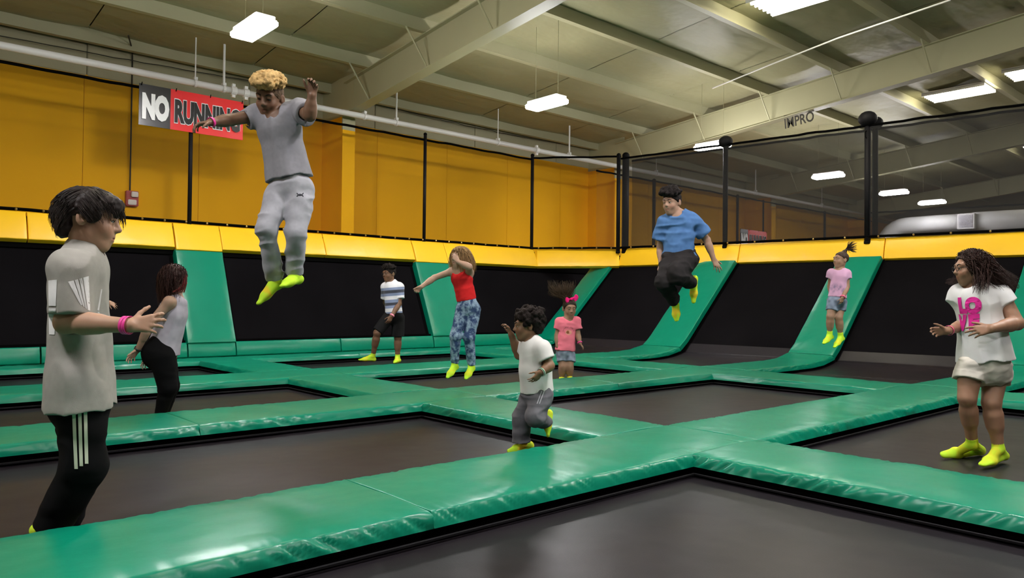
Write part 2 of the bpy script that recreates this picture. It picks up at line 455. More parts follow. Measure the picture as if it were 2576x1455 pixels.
for k, (x, y) in enumerate([(3.6, 6.4), (3.6, -1), (12.4, -1.5)]):  # unseen tube fixtures added for more overhead light
    fluo(x-.4, x+.4, y-.7, y+.7, 6.6 if y > 3 else 7.1, 'added six-tube fluorescent fixture, unseen outside the picture, lighting the hall', 6, 'added tube lamps outside the picture')
# ------------------------------------------------------------------ trampolines, frames
XS = [(-.9, B[1][0]), (B[1][1], B[2][0]), (B[2][1], None)]
YS = [(-1.2, A[1][0]), (A[1][1], A[2][0]), (A[2][1], A[3][0]), (A[3][1], A[4][0])]
tl = {(0, 0): 'nearest trampoline bed, dark fabric filling the bottom of the picture', (1, 0): 'trampoline bed under the girl in the white LOVE shirt',
      (2, 0): 'trampoline bed at the right edge that curves up the sloping wall', (0, 1): 'wide trampoline bed left of the little boy in the white shirt',
      (1, 1): 'empty trampoline bed right of the little running boy', (2, 1): 'curving trampoline bed behind the girl in the white LOVE shirt',
      (0, 2): 'trampoline bed where the dark-haired woman in black leggings stands', (1, 2): 'trampoline bed beneath the girl in the red top',
      (2, 2): 'curving trampoline bed beneath and beyond the boy in blue', (0, 3): 'left far trampoline bed at the foot of the left wall',
      (1, 3): 'far trampoline bed where the boy in the striped shirt walks', (2, 3): 'curving trampoline bed in the far corner of the court'}
def ringstrip(x0, x1, y0, y1, wd, z):
    v = [(x0, y0, z), (x1, y0, z), (x1, y1, z), (x0, y1, z), (x0+wd, y0+wd, z), (x1-wd, y0+wd, z), (x1-wd, y1-wd, z), (x0+wd, y1-wd, z)]
    return v, [(0, 1, 5, 4), (1, 2, 6, 5), (2, 3, 7, 6), (3, 0, 4, 7)]
for i, (x0, x1) in enumerate(XS):
    for j, (y0, y1) in enumerate(YS):
        if x1 is not None:
            t = empty('trampoline', ((x0+x1)/2, (y0+y1)/2, 0), tl[i, j], 'trampoline', 'trampolines of the court')
            nx, ny = 28, 18; v = []; f = []
            for a in range(nx+1):
                for b in range(ny+1):
                    X = x0-.03+(x1-x0+.06)*a/nx; Y = y0-.03+(y1-y0+.06)*b/ny
                    v.append((X, Y, -.022-.012*math.sin(PI*a/nx)*math.sin(PI*b/ny)))
            for a in range(nx):
                for b in range(ny): f.append((a*(ny+1)+b, (a+1)*(ny+1)+b, (a+1)*(ny+1)+b+1, a*(ny+1)+b+1))
            MB().add(v, f).build('jump_bed', M['bed'], t, True)
            vv, ff = ringstrip(x0-.06, x1+.06, y0-.06, y1+.06, .085, -.012)
            MB().add(vv, ff).build('edge_webbing', M['black'], t)
            MB().tube([(x0+.05, y0+.045, .0), (x1-.05, y0+.045, .0), (x1-.045, y0+.05, .0), (x1-.045, y1-.05, .0), (x1-.05, y1-.045, .0), (x0+.05, y1-.045, .0), (x0+.045, y1-.05, .0), (x0+.045, y0+.05, .0)], .008, 5).build('edge_cord', M['pad_black'], t)
        else:
            t = empty('trampoline', (11.5, (y0+y1)/2, 0), tl[i, j], 'trampoline', 'trampolines of the court')
            ny = 10; v = []; f = []; npf = None
            for b in range(ny+1):
                Y = y0-.05+(y1-y0+.1)*b/ny
                pr = wprof(Y)
                pts = [Vector((x0-.03, Y, 0)), Vector((pr[0][0].x-.2, Y, 0))]+[p-n*.115 for p, n in pr]+[pr[-1][0]-pr[-1][1]*.115+Vector((.22, 0, .24))]
                # smooth resample
                q = [pts[0]]
                for a in range(len(pts)-1):
                    for s in range(1, 5):
                        u = s/4; p0 = pts[max(a-1, 0)]; p1 = pts[a]; p2 = pts[a+1]; p3 = pts[min(a+2, len(pts)-1)]
                        q.append(.5*((2*p1)+(p2-p0)*u+(2*p0-5*p1+4*p2-p3)*u*u+(3*p1-p0-3*p2+p3)*u**3))
                npf = len(q); v += [p[:] for p in q]
            for b in range(ny):
                for a in range(npf-1): f.append((b*npf+a, b*npf+a+1, (b+1)*npf+a+1, (b+1)*npf+a))
            ob = MB().add(v, f).build('jump_bed', [M['bed'], M['wallbed']], t, True)
            for k, pl in enumerate(ob.data.polygons):
                if pl.center.z > .35: pl.material_index = 1
            nb = []; fb = []
            for Ye, sg in ((y0, 1), (y1, -1)):
                s0 = len(nb); pr = v[:npf] if sg == 1 else v[ny*npf:]
                for p in pr: nb += [(p[0]-.01, Ye-.06*sg, p[2]+.014), (p[0]-.01, Ye+.03*sg, p[2]+.014)]
                for a in range(npf-1): fb.append((s0+2*a, s0+2*a+2, s0+2*a+3, s0+2*a+1))
            MB().add(nb, fb).build('edge_webbing', M['black'], t)
fr = empty('steel_frame', (5, 6, -.3), 'black steel support frame under the green pads', 'frame')
for k, (a, b) in A.items(): MB().box((-1, a+.05, -.35), (12.0, b-.05, .044)).build('beam', M['frame'], fr)
for k, (a, b) in B.items():
    for y0, y1 in YS: MB().box((a+.05, y0-.02, -.35), (b-.05, y1+.02, .044)).build('beam', M['frame'], fr)
for x in (0.5, 4.6, 9.6, 12):
    for k, (a, b) in A.items(): MB().box((x-.08, (a+b)/2-.08, -1), (x+.08, (a+b)/2+.08, -.35)).build('leg', M['frame'], fr)
for k, (a, b) in A.items():                        # ribs that carry the sloping wall pads
    pr = wprof((a+b)/2); v = []; f = []
    for p, n in pr:
        for yy in (a+.06, b-.06): v += [(p.x-n.x*.08, yy, p.z-n.z*.08), (p.x-n.x*.2, yy, p.z-n.z*.2)]
    for q in range(len(pr)-1):
        s = q*4; f += [(s, s+4, s+5, s+1), (s+2, s+3, s+7, s+6), (s, s+2, s+6, s+4), (s+1, s+5, s+7, s+3)]
    MB().add(v, f).build('wall_rib', M['frame'], fr)

# ------------------------------------------------------------------ floor pads
N1, N2, N3, N4 = 'in the nearest long row', 'in the second long row', 'in the third long row', 'in the row at the foot of the left wall'
rowpad(1, -.9, 2.08, 'large green floor pad at bottom left, '+N1, .018)
rowpad(1, 2.08, 5.0, 'green floor pad in front of the little boy, with the nearest crossing at its end', .018)
rowpad(1, 5.0, 10.08, 'long green floor pad running right from the nearest crossing, behind the LOVE-shirt girl', .022)
rowpad(2, -.9, 2.08, 'green floor pad behind the knees of the boy in grey at left, second long row', .035)
rowpad(2, 2.08, 5.0, 'green floor pad from the dark-legged woman to the middle crossing, second long row', .035)
rowpad(2, 5.0, 7.1, 'green floor pad behind the little running boy, second long row', .035)
rowpad(2, 7.1, 10.08, 'green floor pad below the girl in pink, ending at the right-hand crossing')
rowpad(3, -.9, 5.0, 'green floor pad left end of the third long row, behind the dark-haired woman')
rowpad(3, 5.0, 10.08, 'green floor pad behind the girl in the red top, third long row')
rowpad(4, -.9, 2.3, 'green floor pad at far left at the foot of the left wall')
rowpad(4, 2.3, 5.0, 'green floor pad along the left wall below its first green strip')
rowpad(4, 5.0, 7.05, 'green floor pad at the foot of the left wall, left of the striped-shirt boy')
rowpad(4, 7.05, 10.08, 'green floor pad along the left wall behind the red-top girl')
rowpad(4, 10.08, 12.3, 'green floor pad along the left wall near the far corner')
colpad(1, -1.2, A[1][0], 'green floor pad crossing the bottom right foreground toward the viewer', .018)
colpad(1, A[1][1], A[2][0], 'green floor pad beside the little running boy, between the nearest and middle crossings', .02)
colpad(1, A[2][1], A[3][0], 'green floor pad between the middle crossing and the third row, left of the red-top girl')
colpad(1, A[3][1], A[4][0], 'green floor pad running to the first green wall strip, left of the striped-shirt boy')
colpad(2, -1.2, A[1][0], 'green floor pad at the right edge behind the LOVE-shirt girl\'s knees')
colpad(2, A[1][1], A[2][0], 'green floor pad at right along the far side of the empty trampoline')
colpad(2, A[2][1], A[3][0], 'green floor pad just right of the girl in pink')
colpad(2, A[3][1], A[4][0], 'green floor pad in the far corner, right of the red-top girl')
for r in (1, 2, 3, 4):                               # pads that run on to the sloping wall, then climb it
    y0, y1 = A[r]; y = (y0+y1)/2; pr = wprof(y)
    lab = {1: 'at the right edge', 2: 'behind the girl in lilac', 3: 'behind the boy in blue', 4: 'in the far corner'}[r]
    seed += 1
    foot = [((10.09, y, ZT), UPN)]+[(p+Vector((0, 0, 0)), n) for p, n in pr[:4]]
    me = pad(foot, (0, 1, 0), (y1-y0)/2, TH, seed, .05)
    add_pad('curved_pad', me, M['green'], 'green pad curving up to the sloping wall strip '+lab, 'pad', 'green pads curving up to the right wall')
    seed += 1
    p3, n3 = pr[3]; p4, n4 = pr[4]; d = (p4-p3).normalized()
    me = pad([(p3+d*.012, n4), (p4, n4), (pr[5][0], pr[5][1])], (0, 1, 0), (y1-y0)/2, .09, seed, .09, fold=.006, rough=.006, flare=.012)
    add_pad('wall_strip_pad', me, M['green'], 'green sloping wall strip '+lab, 'pad', 'green strips on the right sloping wall')

# ------------------------------------------------------------------ left wall: bolsters, wall beds, strips
def lw(z): return 12.75+(z-.35)*(13.46-12.75)/(1.93-.35)
nl = Vector((0, -(1.93-.35), 13.46-12.75)).normalized()
segs = [(-.9, 2.13), (2.13, 4.2), (4.2, 5.0), (5.0, 7.0), (7.0, 9.15), (9.15, 10.08), (10.08, 12.25)]
bl = ['at the far left', 'behind the grey-shirted boy at left', 'below the first green strip', 'between the first green strip and the striped-shirt boy', 'behind the striped-shirt boy', 'behind the red-top girl, below the second green strip', 'in the far corner behind the little boy']
for (x0, x1), l in zip(segs, bl):
    seed += 1
    strip = x0 in (4.2, 9.15)
    me = pad([((x0+.01, 12.70, .255), (0, -.97, .22)), ((x1-.01, 12.70, .255), (0, -.97, .22))], (0, .22, .97), .125, .16, seed, .09, r=.02, fold=.006, crown=.012, flare=.0)
    add_pad('bolster', me, M['green'], 'green bolster of the left wall '+l, 'pad', 'green bolsters along the left wall')
for (x0, x1), l in (((4.2, 5.0), 'first green strip up the left wall, behind the dark-haired woman'), ((9.15, 10.08), 'second green strip up the left wall, behind the girl in the red top')):
    seed += 1
    me = pad([((((x0+x1)/2), lw(.37)-.06, .37), nl), (((x0+x1)/2, lw(1.95)-.06, 1.95), nl)], (1, 0, 0), (x1-x0)/2, .13, seed, .08, fold=.006, rough=.006, flare=.012)
    add_pad('wall_strip_pad', me, M['green'], l, 'pad', 'green strips on the left wall')
wl = ['left-hand upright wall trampoline behind the boy in grey', 'wall trampoline between the two green strips, behind the jumping boy', 'wall trampoline between the red-top girl and the far corner']
for (x0, x1), l in zip(((-.9, 4.2), (5.0, 9.15), (10.08, 12.55)), wl):
    t = empty('wall_trampoline', ((x0+x1)/2, 12.8, 0), l, 'trampoline', 'upright trampolines of the left wall')
    v = []; f = []; nx, nz = 20, 12
    for a in range(nx+1):
        for b in range(nz+1):
            z = .2+1.85*b/nz; X = x0-.04+(x1-x0+.08)*a/nx
            if x0 > 10: X = x0-.04+(x1-x0+.30+2.25*b/nz)*a/nx
            v.append((X, lw(z)+.10, z))
    for a in range(nx):
        for b in range(nz): f.append((a*(nz+1)+b, (a+1)*(nz+1)+b, (a+1)*(nz+1)+b+1, a*(nz+1)+b+1))
    MB().add(v, f).build('jump_bed', M['wallbed'], t, True)
    mb = MB()
    ex = 2.2 if x0 > 10 else 0
    mb.box((x0, lw(1.93)+.03, 1.86), (x1+ex, lw(1.93)+.09, 1.99)); mb.box((x0, lw(.4)+.02, .3), (x1, lw(.4)+.08, .41))
    for xx in (x0+.01, x1-.07):
        if ex and xx > x1-.1: continue
        mb.add([(xx, lw(.35)+.08, .35), (xx+.06, lw(.35)+.08, .35), (xx+.06, lw(1.95)+.08, 1.95), (xx, lw(1.95)+.08, 1.95)], [(0, 1, 2, 3)])
    mb.build('edge_webbing', M['black'], t)

# ------------------------------------------------------------------ yellow coping pads
def coping(p0, p1, face, label, hw=.235, th=.10, m='yellow'):
    """p0,p1: middle of the sloping face; face: unit vector up the face"""
    global seed; seed += 1
    p0, p1, face = Vector(p0), Vector(p1), Vector(face).normalized()
    d = (p1-p0).normalized(); n = d.cross(face).normalized()
    if n.z < 0: n = -n
    me = pad([(p0+d*.008, n), (p1-d*.008, n)], face, hw, th, seed, .045, fold=.010, crown=.012, rough=.005, flare=.01)
    return add_pad('coping_pad', me, M[yellow_key(m)], label, 'pad', 'yellow pads along the top of the walls')
def yellow_key(m): return m
yl = ['at the far left edge', 'behind the head of the boy in grey at left', 'on top of the first green wall strip', 'right of the first green strip, behind the jumping boy\'s knees', 'between the jumping boy and the second green strip', 'on top of the second green wall strip', 'right of the red-top girl\'s head']
ysg = [(-.9, 2.05), (2.05, 4.2), (4.2, 5.0), (5.0, 7.04), (7.04, 9.15), (9.15, 10.02), (10.02, 12.82)]
for (x0, x1), l in zip(ysg, yl):
    st_ = x0 in (4.2, 9.15)
    y, z, hw_ = (13.48, 2.18, .255) if st_ else (13.50, 2.20, .235)
    coping((x0, y, z), (x1, y, z), (0, .42, .9), 'yellow coping pad '+l, hw_, .13 if st_ else .10)
cA, cB = Vector((12.84, 13.50, 2.20)), Vector((14.22, 11.98, 2.22))
coping(cA, cB, Vector((.31, .28, .9)), 'yellow coping pad cutting across the far corner', .235)
wd_ = Vector((.13, -1, 0)).normalized()
def rp(y, z=2.225): return Vector((xt(y)+.02, y, z))
for y0, y1, l in ((11.98, 8.93, 'right of the far corner, behind the boy in blue'), (8.93, 6.0, 'behind the lilac-shirted girl on the right wall'), (6.0, .5, 'at the right edge above the LOVE-shirt girl')):
    coping(rp(y0), rp(y1), Vector((.36, .05, .93)), 'yellow coping pad '+l, .225)

# ------------------------------------------------------------------ nets, rails, posts
def net(name, a, b, z0, z1, m, label, ring_step=.36, rope=.026, rings=True, amp=.02, group='nets around the courts'):
    a, b = Vector(a), Vector(b); L = (b-a).length
    o = empty(name, (a+b)/2, label, 'net', group)
    n = max(2, int(L/.5)); v = []; f = []
    for i in range(n+1):
        p = a.lerp(b, i/n)
        for k in range(7):
            z = z0+(z1-z0)*k/6
            nrm = Vector((-(b-a).y, (b-a).x, 0)).normalized()
            off = .03*mnoise.noise(Vector((i*.35, k*.5, a.x)))*math.sin(PI*k/6)
            v.append((p.x+nrm.x*off, p.y+nrm.y*off, z))
    for i in range(n):
        for k in range(6): f.append((i*7+k, (i+1)*7+k, (i+1)*7+k+1, i*7+k+1))
    MB().add(v, f).build('net_mesh', m, o, True)
    nn = max(8, int(L/.18))
    def ln(z, amp, sd): return [a.lerp(b, i/nn)+Vector((0, 0, z+amp*mnoise.noise(Vector((i*.45, sd, a.y))))) for i in range(nn+1)]
    MB().tube(ln(z1, amp, 3), rope, 6).build('top_rope', M['black'], o)
    MB().tube(ln(z0, amp*.4, 7), rope*1.1, 6).build('bottom_strap', M['black'], o)
    if rings:
        k = int(L/ring_step); d = (b-a).normalized()
        sh = None
        nrm = Vector((d.y, -d.x, 0))
        if nrm.dot(Vector((0, 0, 0))-(a+b)/2) < 0: nrm = -nrm
        for i in range(k):
            p = a+d*(ring_step*(i+.5)); 
            if sh is None:
                mb = MB(); mb.ball((0, 0, 0), .021, 8); sh = mesh(mb.v, mb.f, 'ring'); sh.materials.append(M['brass'])
            r = bpy.data.objects.new('ring', sh); C.objects.link(r); r.parent = o
            r.location = p+nrm*rope*.9+Vector((0, 0, z0))-o.location
    return o
def post(x, y, z0, z1, r, label, ball=None, m='pad_black', group='black net posts'):
    o = empty('net_post', (x, y, z0), label, 'post', group)
    MB().tube([(x, y, z0), (x, y, z1)], r, 12).build('pole', M[m], o, True)
    MB().tube([(x, y, z0), (x, y, z0+.05)], r*1.12, 12).build('base_collar', M['frame'], o, True)
    if ball: MB().ball((x, y, z1+.02), ball, 16, (1, 1, .85)).build('foam_ball_cap', M['pad_black'], o, True)
    else: MB().ball((x, y, z1), r*1.15, 10).build('cap', M['frame'], o, True)
LN = 13.64
MB().box((-1.5, 13.58, 2.15), (12.85, 13.95, 2.35)).build('trim_2', M['frame'], kind='structure', label='black ledge behind the yellow pads under the left net', cat='ledge')
MB().box((15.3, 13.4, 2.0), (34, 13.95, 2.2)).build('trim_3', M['frame'], kind='structure', label='black ledge carrying the net posts of the second court', cat='ledge')
_a, _b = Vector((14.25, 12.0, 0)), Vector((xt(.5)+.05, .5, 0)); _n = Vector((.99, .13, 0))
MB().add([(_a+_n*d+Vector((0, 0, z)))[:] for d in (.22, .85) for z in (2.05, 2.26)]+[(_b+_n*d+Vector((0, 0, z)))[:] for d in (.22, .85) for z in (2.05, 2.26)], [(0, 1, 3, 2), (4, 6, 7, 5), (0, 4, 5, 1), (2, 3, 7, 6), (1, 5, 7, 3), (0, 2, 6, 4)]).build('trim_4', M['frame'], kind='structure', label='black ledge behind the yellow pads under the right net', cat='ledge')
net('safety_net', (-1.5, LN, 0), (12.80, LN, 0), 2.45, 4.68, M['net'], 'black net above the left wall, in front of the orange wall')
net('safety_net', (12.80, LN, 0), (14.22, 11.95, 0), 2.45, 4.72, M['net'], 'black net cutting across the far corner')
R0, R1 = Vector((14.22, 11.95, 0)), Vector((xt(.5)+.1, .5, 0))
net('safety_net', R0, R1, 2.46, 4.66, M['netfar'], 'black net above the right sloping wall, the one nearer the viewer', .62)
q = Vector((.42, .0, 0))
net('safety_net', R0+q, R1+q, 2.40, 4.66, M['netfar'], 'second black net just behind the one above the right wall', rings=False)
net('safety_net', (15.2, LN, 0), (33.0, LN, 0), 2.4, 4.70, M['net'], 'black net along the left side of the second court', rings=False)
net('safety_net', (29.7, 12.6, 0), (32.2, 1.0, 0), 2.4, 4.70, M['net'], 'black net at the far end of the second court', rings=False, rope=.035)
post(4.50, LN, 2.35, 4.70, .036, 'slim black net post below the banner, left of the jumping boy')
post(9.53, LN, 2.35, 4.80, .036, 'slim black net post above the second green wall strip')
post(12.80, LN, 2.35, 4.78, .042, 'slim black net post where the net turns across the far corner')
post(14.16, 11.98, 2.32, 4.74, .050, 'slim black post just left of the thick corner post')
post(14.36, 11.92, 2.32, 4.74, .085, 'thick black padded post at the far corner of the court')
post(xt(9.3)+.1, 9.3, 2.35, 4.72, .055, 'black net post with a foam ball on top, right of the boy in blue', .16)
post(xt(6.33)+.08, 6.33, 2.32, 4.78, .060, 'nearer black post of the double pair at right, with the larger foam ball', .18)
post(xt(6.33)+.36, 6.30, 2.32, 4.74, .055, 'farther black post of the double pair at right, with the smaller foam ball', .15)
for x, r_, l in ((17.73, .05, 'nearest net post of the second court, seen past the boy in blue'), (22.25, .045, 'net post of the second court beside the distant banner'), (23.9, .03, 'thin net post of the second court behind the distant banner'),
              (28.5, .045, 'distant net post of the second court left of the double posts'), (33.2, .09, 'farthest dark padded post, seen behind the double posts')):
    post(x, LN, 2.2, 4.72, r_, l)
mb = MB(); c0 = Vector((xt(6.33)+.08, 6.33, 4.48))
mb.tube([c0+Vector((-.06-.06*math.cos(t*PI/6), .06*0, .07*math.sin(t*PI/6))) for t in range(12)]+[c0+Vector((-.12, 0, 0))], .008, 5, False)
mb.build('rope_loop', M['black'], label='small black loop of cord hanging under the larger foam ball', cat='cord')

# ------------------------------------------------------------------ NO RUNNING banners
def banner(x0, x1, y, z0, z1, label, far=False):
    o = empty('banner', ((x0+x1)/2, y, z0), label, 'banner')
    W, H = x1-x0, z1-z0
    bx = x0+W*.285
    def sheet(a, b, c, d, m, nm, yy):
        v = []; f = []; nx, nz = 16, 6
        for i in range(nx+1):
            for k in range(nz+1):
                X = a+(b-a)*i/nx; Z = c+(d-c)*k/nz
                v.append((X, yy+.012*mnoise.noise(Vector((X*1.4, Z*1.4, 1))), Z))
        for i in range(nx):
            for k in range(nz): f.append((i*(nz+1)+k, (i+1)*(nz+1)+k, (i+1)*(nz+1)+k+1, i*(nz+1)+k+1))
        mb = MB().add(v, f)
        mb.box((a, yy+.010, c), (b, yy+.016, d))
        return mb.build(nm, m, o, True)
    sheet(x0, bx, z0, z1, M['bannerblk'], 'black_panel', y)
    sheet(bx, x1, z0, z1, M['bannerred'], 'red_panel', y)
    def word(s, cx, cz, wd, ht, m, nm, off, dy, k):
        me = textmesh(s, 1.0, off, .002)
        n = len(me.vertices); co = np.empty(n*3, np.float32); me.vertices.foreach_get('co', co); co = co.reshape(-1, 3)
        base = WREF[s]
        co[:, 0] = (co[:, 0]-base[0])*wd/base[1]; co[:, 1] = (co[:, 1]-base[2])*ht/base[3]
        co[:, 2] *= .5
        me.vertices.foreach_set('co', co.ravel()); me.update()
        place(me, (cx, y-dy, cz), (1, 0, 0), (0, 0, 1))
        return link(nm, me, m, o)
    WREF = {}
    for s in ('NO', 'RUNNING'):
        me = textmesh(s, 1.0, .055)
        n = len(me.vertices); co = np.empty(n*3, np.float32); me.vertices.foreach_get('co', co); co = co.reshape(-1, 3)
        WREF[s] = ((co[:, 0].min()+co[:, 0].max())/2, np.ptp(co[:, 0]), (co[:, 1].min()+co[:, 1].max())/2, np.ptp(co[:, 1]))
    cz = z0+H*.47
    word('NO', (x0+bx)/2+.01, cz, (bx-x0)*.84, H*.62, M['bannerwht'], 'lettering', .075, .014, 1)
    word('RUNNING', (bx+x1)/2, cz, (x1-bx)*.90, H*.60, M['bannerwht'], 'lettering_outline', .080, .012, 1)
    word('RUNNING', (bx+x1)/2, cz, (x1-bx)*.90, H*.60, M['bannerblk'], 'lettering', .052, .018, 1)
    mb = MB()
    for X in (x0+.03, x0+W*.33, x0+W*.66, x1-.03):
        mb.tube([(X, y-.02, z1-.03), (X+.02, y+.02, z1+.03)], .008, 5)
    mb.build('tie', M['black'], o)
    return o
banner(3.62, 5.40, 13.56, 4.03, 4.73, 'black and red NO RUNNING banner hung on the left net, nearest the viewer')
banner(22.3, 24.0, 13.56, 2.95, 3.62, 'distant NO RUNNING banner of the second court, seen through the nets')

# ------------------------------------------------------------------ white duct in the second court
d = empty('air_duct', (31, 9, 4.1), 'large round white air duct with a square grille beyond the right net', 'duct')
pts = [(30.4, 12.15, 3.0), (30.4, 12.1, 3.45)]
for k in range(1, 7):
    a = k/6*PI/2; pts.append((30.4+.1*k/6, 12.1-.75*(1-math.cos(a)), 3.45+.72*math.sin(a)))
pts += [(30.7, 10.4, 4.2), (31.0, 9.2, 4.22)]
MB().tube(pts, .33, 20).build('elbow', M['duct'], d, True)
MB().tube([(31.0, 9.25, 4.22), (32.3, 3.0, 4.25)], .36, 20).build('duct_run', M['duct'], d, True)
MB().tube([(30.4, 12.15, 2.0), (30.4, 12.15, 3.2)], .335, 20).build('lower_duct', M['yellow'], d, True)
MB().box((30.52, 9.05, 3.93), (30.72, 9.62, 4.5), .015).build('grille_frame', M['white'], d)
mb = MB()
for k in range(7): mb.box((30.50, 9.11, 3.99+.066*k), (30.54, 9.56, 3.99+.066*k+.05))
mb.build('grille_slats', M['grille'], d)
# ------------------------------------------------------------------ people: signed-distance bodies turned into meshes
def nrm(v): v = np.asarray(v, float); return v/np.linalg.norm(v)
def V(r, u, t):
    """direction given as right, up, toward the viewer"""
    return nrm(r*VR+u*VU-t*VF)
VR, VU, VF = _R, _U, _F
def aim(p):
    """set the viewing frame to the line of sight to p"""
    global VR, VU, VF
    d = np.asarray(p, float)-np.array([0, 0, CAMZ]); d[2] *= .3; VF = nrm(d); VR = nrm(np.cross(VF, (0, 0, 1))); VU = np.cross(VR, VF)
_lat = np.random.default_rng(5).random((32, 32, 32)).astype(np.float32)*2-1
def vnoise(P, seed=0):
    P = P+seed*7.31
    i = np.floor(P).astype(np.int64); f = (P-i).astype(np.float32); f = f*f*(3-2*f); i &= 31; j = (i+1) & 31
    a = _lat[i[:, 0], i[:, 1], i[:, 2]]*(1-f[:, 0])+_lat[j[:, 0], i[:, 1], i[:, 2]]*f[:, 0]
    b = _lat[i[:, 0], j[:, 1], i[:, 2]]*(1-f[:, 0])+_lat[j[:, 0], j[:, 1], i[:, 2]]*f[:, 0]
    c = _lat[i[:, 0], i[:, 1], j[:, 2]]*(1-f[:, 0])+_lat[j[:, 0], i[:, 1], j[:, 2]]*f[:, 0]
    d = _lat[i[:, 0], j[:, 1], j[:, 2]]*(1-f[:, 0])+_lat[j[:, 0], j[:, 1], j[:, 2]]*f[:, 0]
    return (a*(1-f[:, 1])+b*f[:, 1])*(1-f[:, 2])+(c*(1-f[:, 1])+d*f[:, 1])*f[:, 2]

class Sdf:
    def __init__(s, h): s.h = h; s.it = []; s.folds = []
    def _add(s, fn, lo, hi, k, op): s.it.append((fn, np.array(lo, float), np.array(hi, float), k, op)); return s
    def cone(s, a, b, ra, rb, k=.02, op='u', flat=None, cap=False, capa=False, round_=0.0):
        """tapered capsule; flat=(axis, ratio) squeezes it along axis; cap cuts it square at b"""
        a = np.asarray(a, float); b = np.asarray(b, float); R = max(ra, rb)
        lo = np.minimum(a-R, b-R); hi = np.maximum(a+R, b+R); ba = b-a
        L = np.linalg.norm(ba)+1e-9; ud = ba/L
        if flat: ax = nrm(flat[0]); q = flat[1]; bb = ba+ax*(ba@ax)*(q-1)
        else: bb = ba
        bl = float(bb@bb)+1e-12
        def fn(X, Y, Z):
            x = X-a[0]; y = Y-a[1]; z = Z-a[2]
            dd = None
            if cap or capa: dd = x*ud[0]+y*ud[1]+z*ud[2]
            if flat:
                t = (x*ax[0]+y*ax[1]+z*ax[2])*(q-1); x = x+ax[0]*t; y = y+ax[1]*t; z = z+ax[2]*t
            t = np.clip((x*bb[0]+y*bb[1]+z*bb[2])/bl, 0, 1)
            d = np.sqrt((x-bb[0]*t)**2+(y-bb[1]*t)**2+(z-bb[2]*t)**2)-(ra+(rb-ra)*t)
            if flat: d = d/math.sqrt(q)
            if cap: d = np.maximum(d, dd-L)
            if capa: d = np.maximum(d, -dd)
            return d
        return s._add(fn, lo, hi, k, op)
    def ell(s, c, Mr, rad, k=.02, op='u'):
        c = np.asarray(c, float); Mr = np.asarray(Mr, float); rad = np.asarray(rad, float); R = rad.max()
        def fn(X, Y, Z):
            x = X-c[0]; y = Y-c[1]; z = Z-c[2]
            u = x*Mr[0][0]+y*Mr[0][1]+z*Mr[0][2]; v = x*Mr[1][0]+y*Mr[1][1]+z*Mr[1][2]; w_ = x*Mr[2][0]+y*Mr[2][1]+z*Mr[2][2]
            k0 = np.sqrt((u/rad[0])**2+(v/rad[1])**2+(w_/rad[2])**2)
            k1 = np.sqrt((u/rad[0]**2)**2+(v/rad[1]**2)**2+(w_/rad[2]**2)**2)+1e-9
            return k0*(k0-1)/k1
        return s._add(fn, c-R, c+R, k, op)
    def ball(s, c, r, k=.02, op='u'): return s.cone(c, np.asarray(c)+1e-5, r, r, k, op)
    def chain(s, pts, lat, front, k=.04, op='u', capend=False):
        """pts: (centre, half width, half depth) from top to bottom"""
        for i in range(len(pts)-1):
            (a, wa, da), (b, wb, db) = pts[i], pts[i+1]
            q = (wa+wb)/(da+db)
            s.cone(a, b, wa, wb, k if i else .0001+k, op, (front, q), cap=capend and i == len(pts)-2)
        return s
    def plane(s, p, n, op='i'):
        """keep the side the normal points away from"""
        p = np.asarray(p, float); n = nrm(n)
        return s._add(lambda X, Y, Z: (X-p[0])*n[0]+(Y-p[1])*n[1]+(Z-p[2])*n[2], [-1e9]*3, [1e9]*3, 0, op)
    def build(s):
        h = s.h
        U = [i for i in s.it if i[4] == 'u']
        lo = np.min([i[1] for i in U], 0)-4*h-.012; hi = np.max([i[2] for i in U], 0)+4*h+.012
        n = np.ceil((hi-lo)/h).astype(int)+1
        ax = [lo[k]+h*np.arange(n[k], dtype=np.float32) for k in range(3)]
        D = np.full(n, .2, np.float32)
        for fn, l, u, k, op in s.it:
            m = k*1.1+3*h
            i0 = np.clip(np.floor((l-m-lo)/h).astype(int), 0, n); i1 = np.clip(np.ceil((u+m-lo)/h).astype(int)+1, 0, n)
            if (i1 <= i0).any(): continue
            sl = tuple(slice(i0[q], i1[q]) for q in range(3))
            d = fn(ax[0][sl[0]][:, None, None], ax[1][sl[1]][None, :, None], ax[2][sl[2]][None, None, :]).astype(np.float32)
            A_ = D[sl]
            if op == 'u':
                if k > 1e-4: e = np.maximum(k-np.abs(A_-d), 0)/k; D[sl] = np.minimum(A_, d)-e*e*(k*.25)
                else: D[sl] = np.minimum(A_, d)
            elif op == 's':
                d = -d
                if k > 1e-4: e = np.maximum(k-np.abs(A_-d), 0)/k; D[sl] = np.maximum(A_, d)+e*e*(k*.25)
                else: D[sl] = np.maximum(A_, d)
            else: D[sl] = np.maximum(A_, d)
        s.D, s.lo, s.n = D, lo, n
        if s.folds:
            msk = np.abs(D) < .03
            idx = np.argwhere(msk); P = idx*h+lo
            dd = np.zeros(len(P), np.float32)
            for amp, fr, axes, sd in s.folds:
                Q = P@np.asarray(axes, float).T*np.asarray(fr, float)
                nn = vnoise(Q, sd)
                dd += amp*(nn if sd < 10 else (1-2.6*np.abs(nn)).clip(-.6, 1)*-1)
            D[msk] += dd
        return s
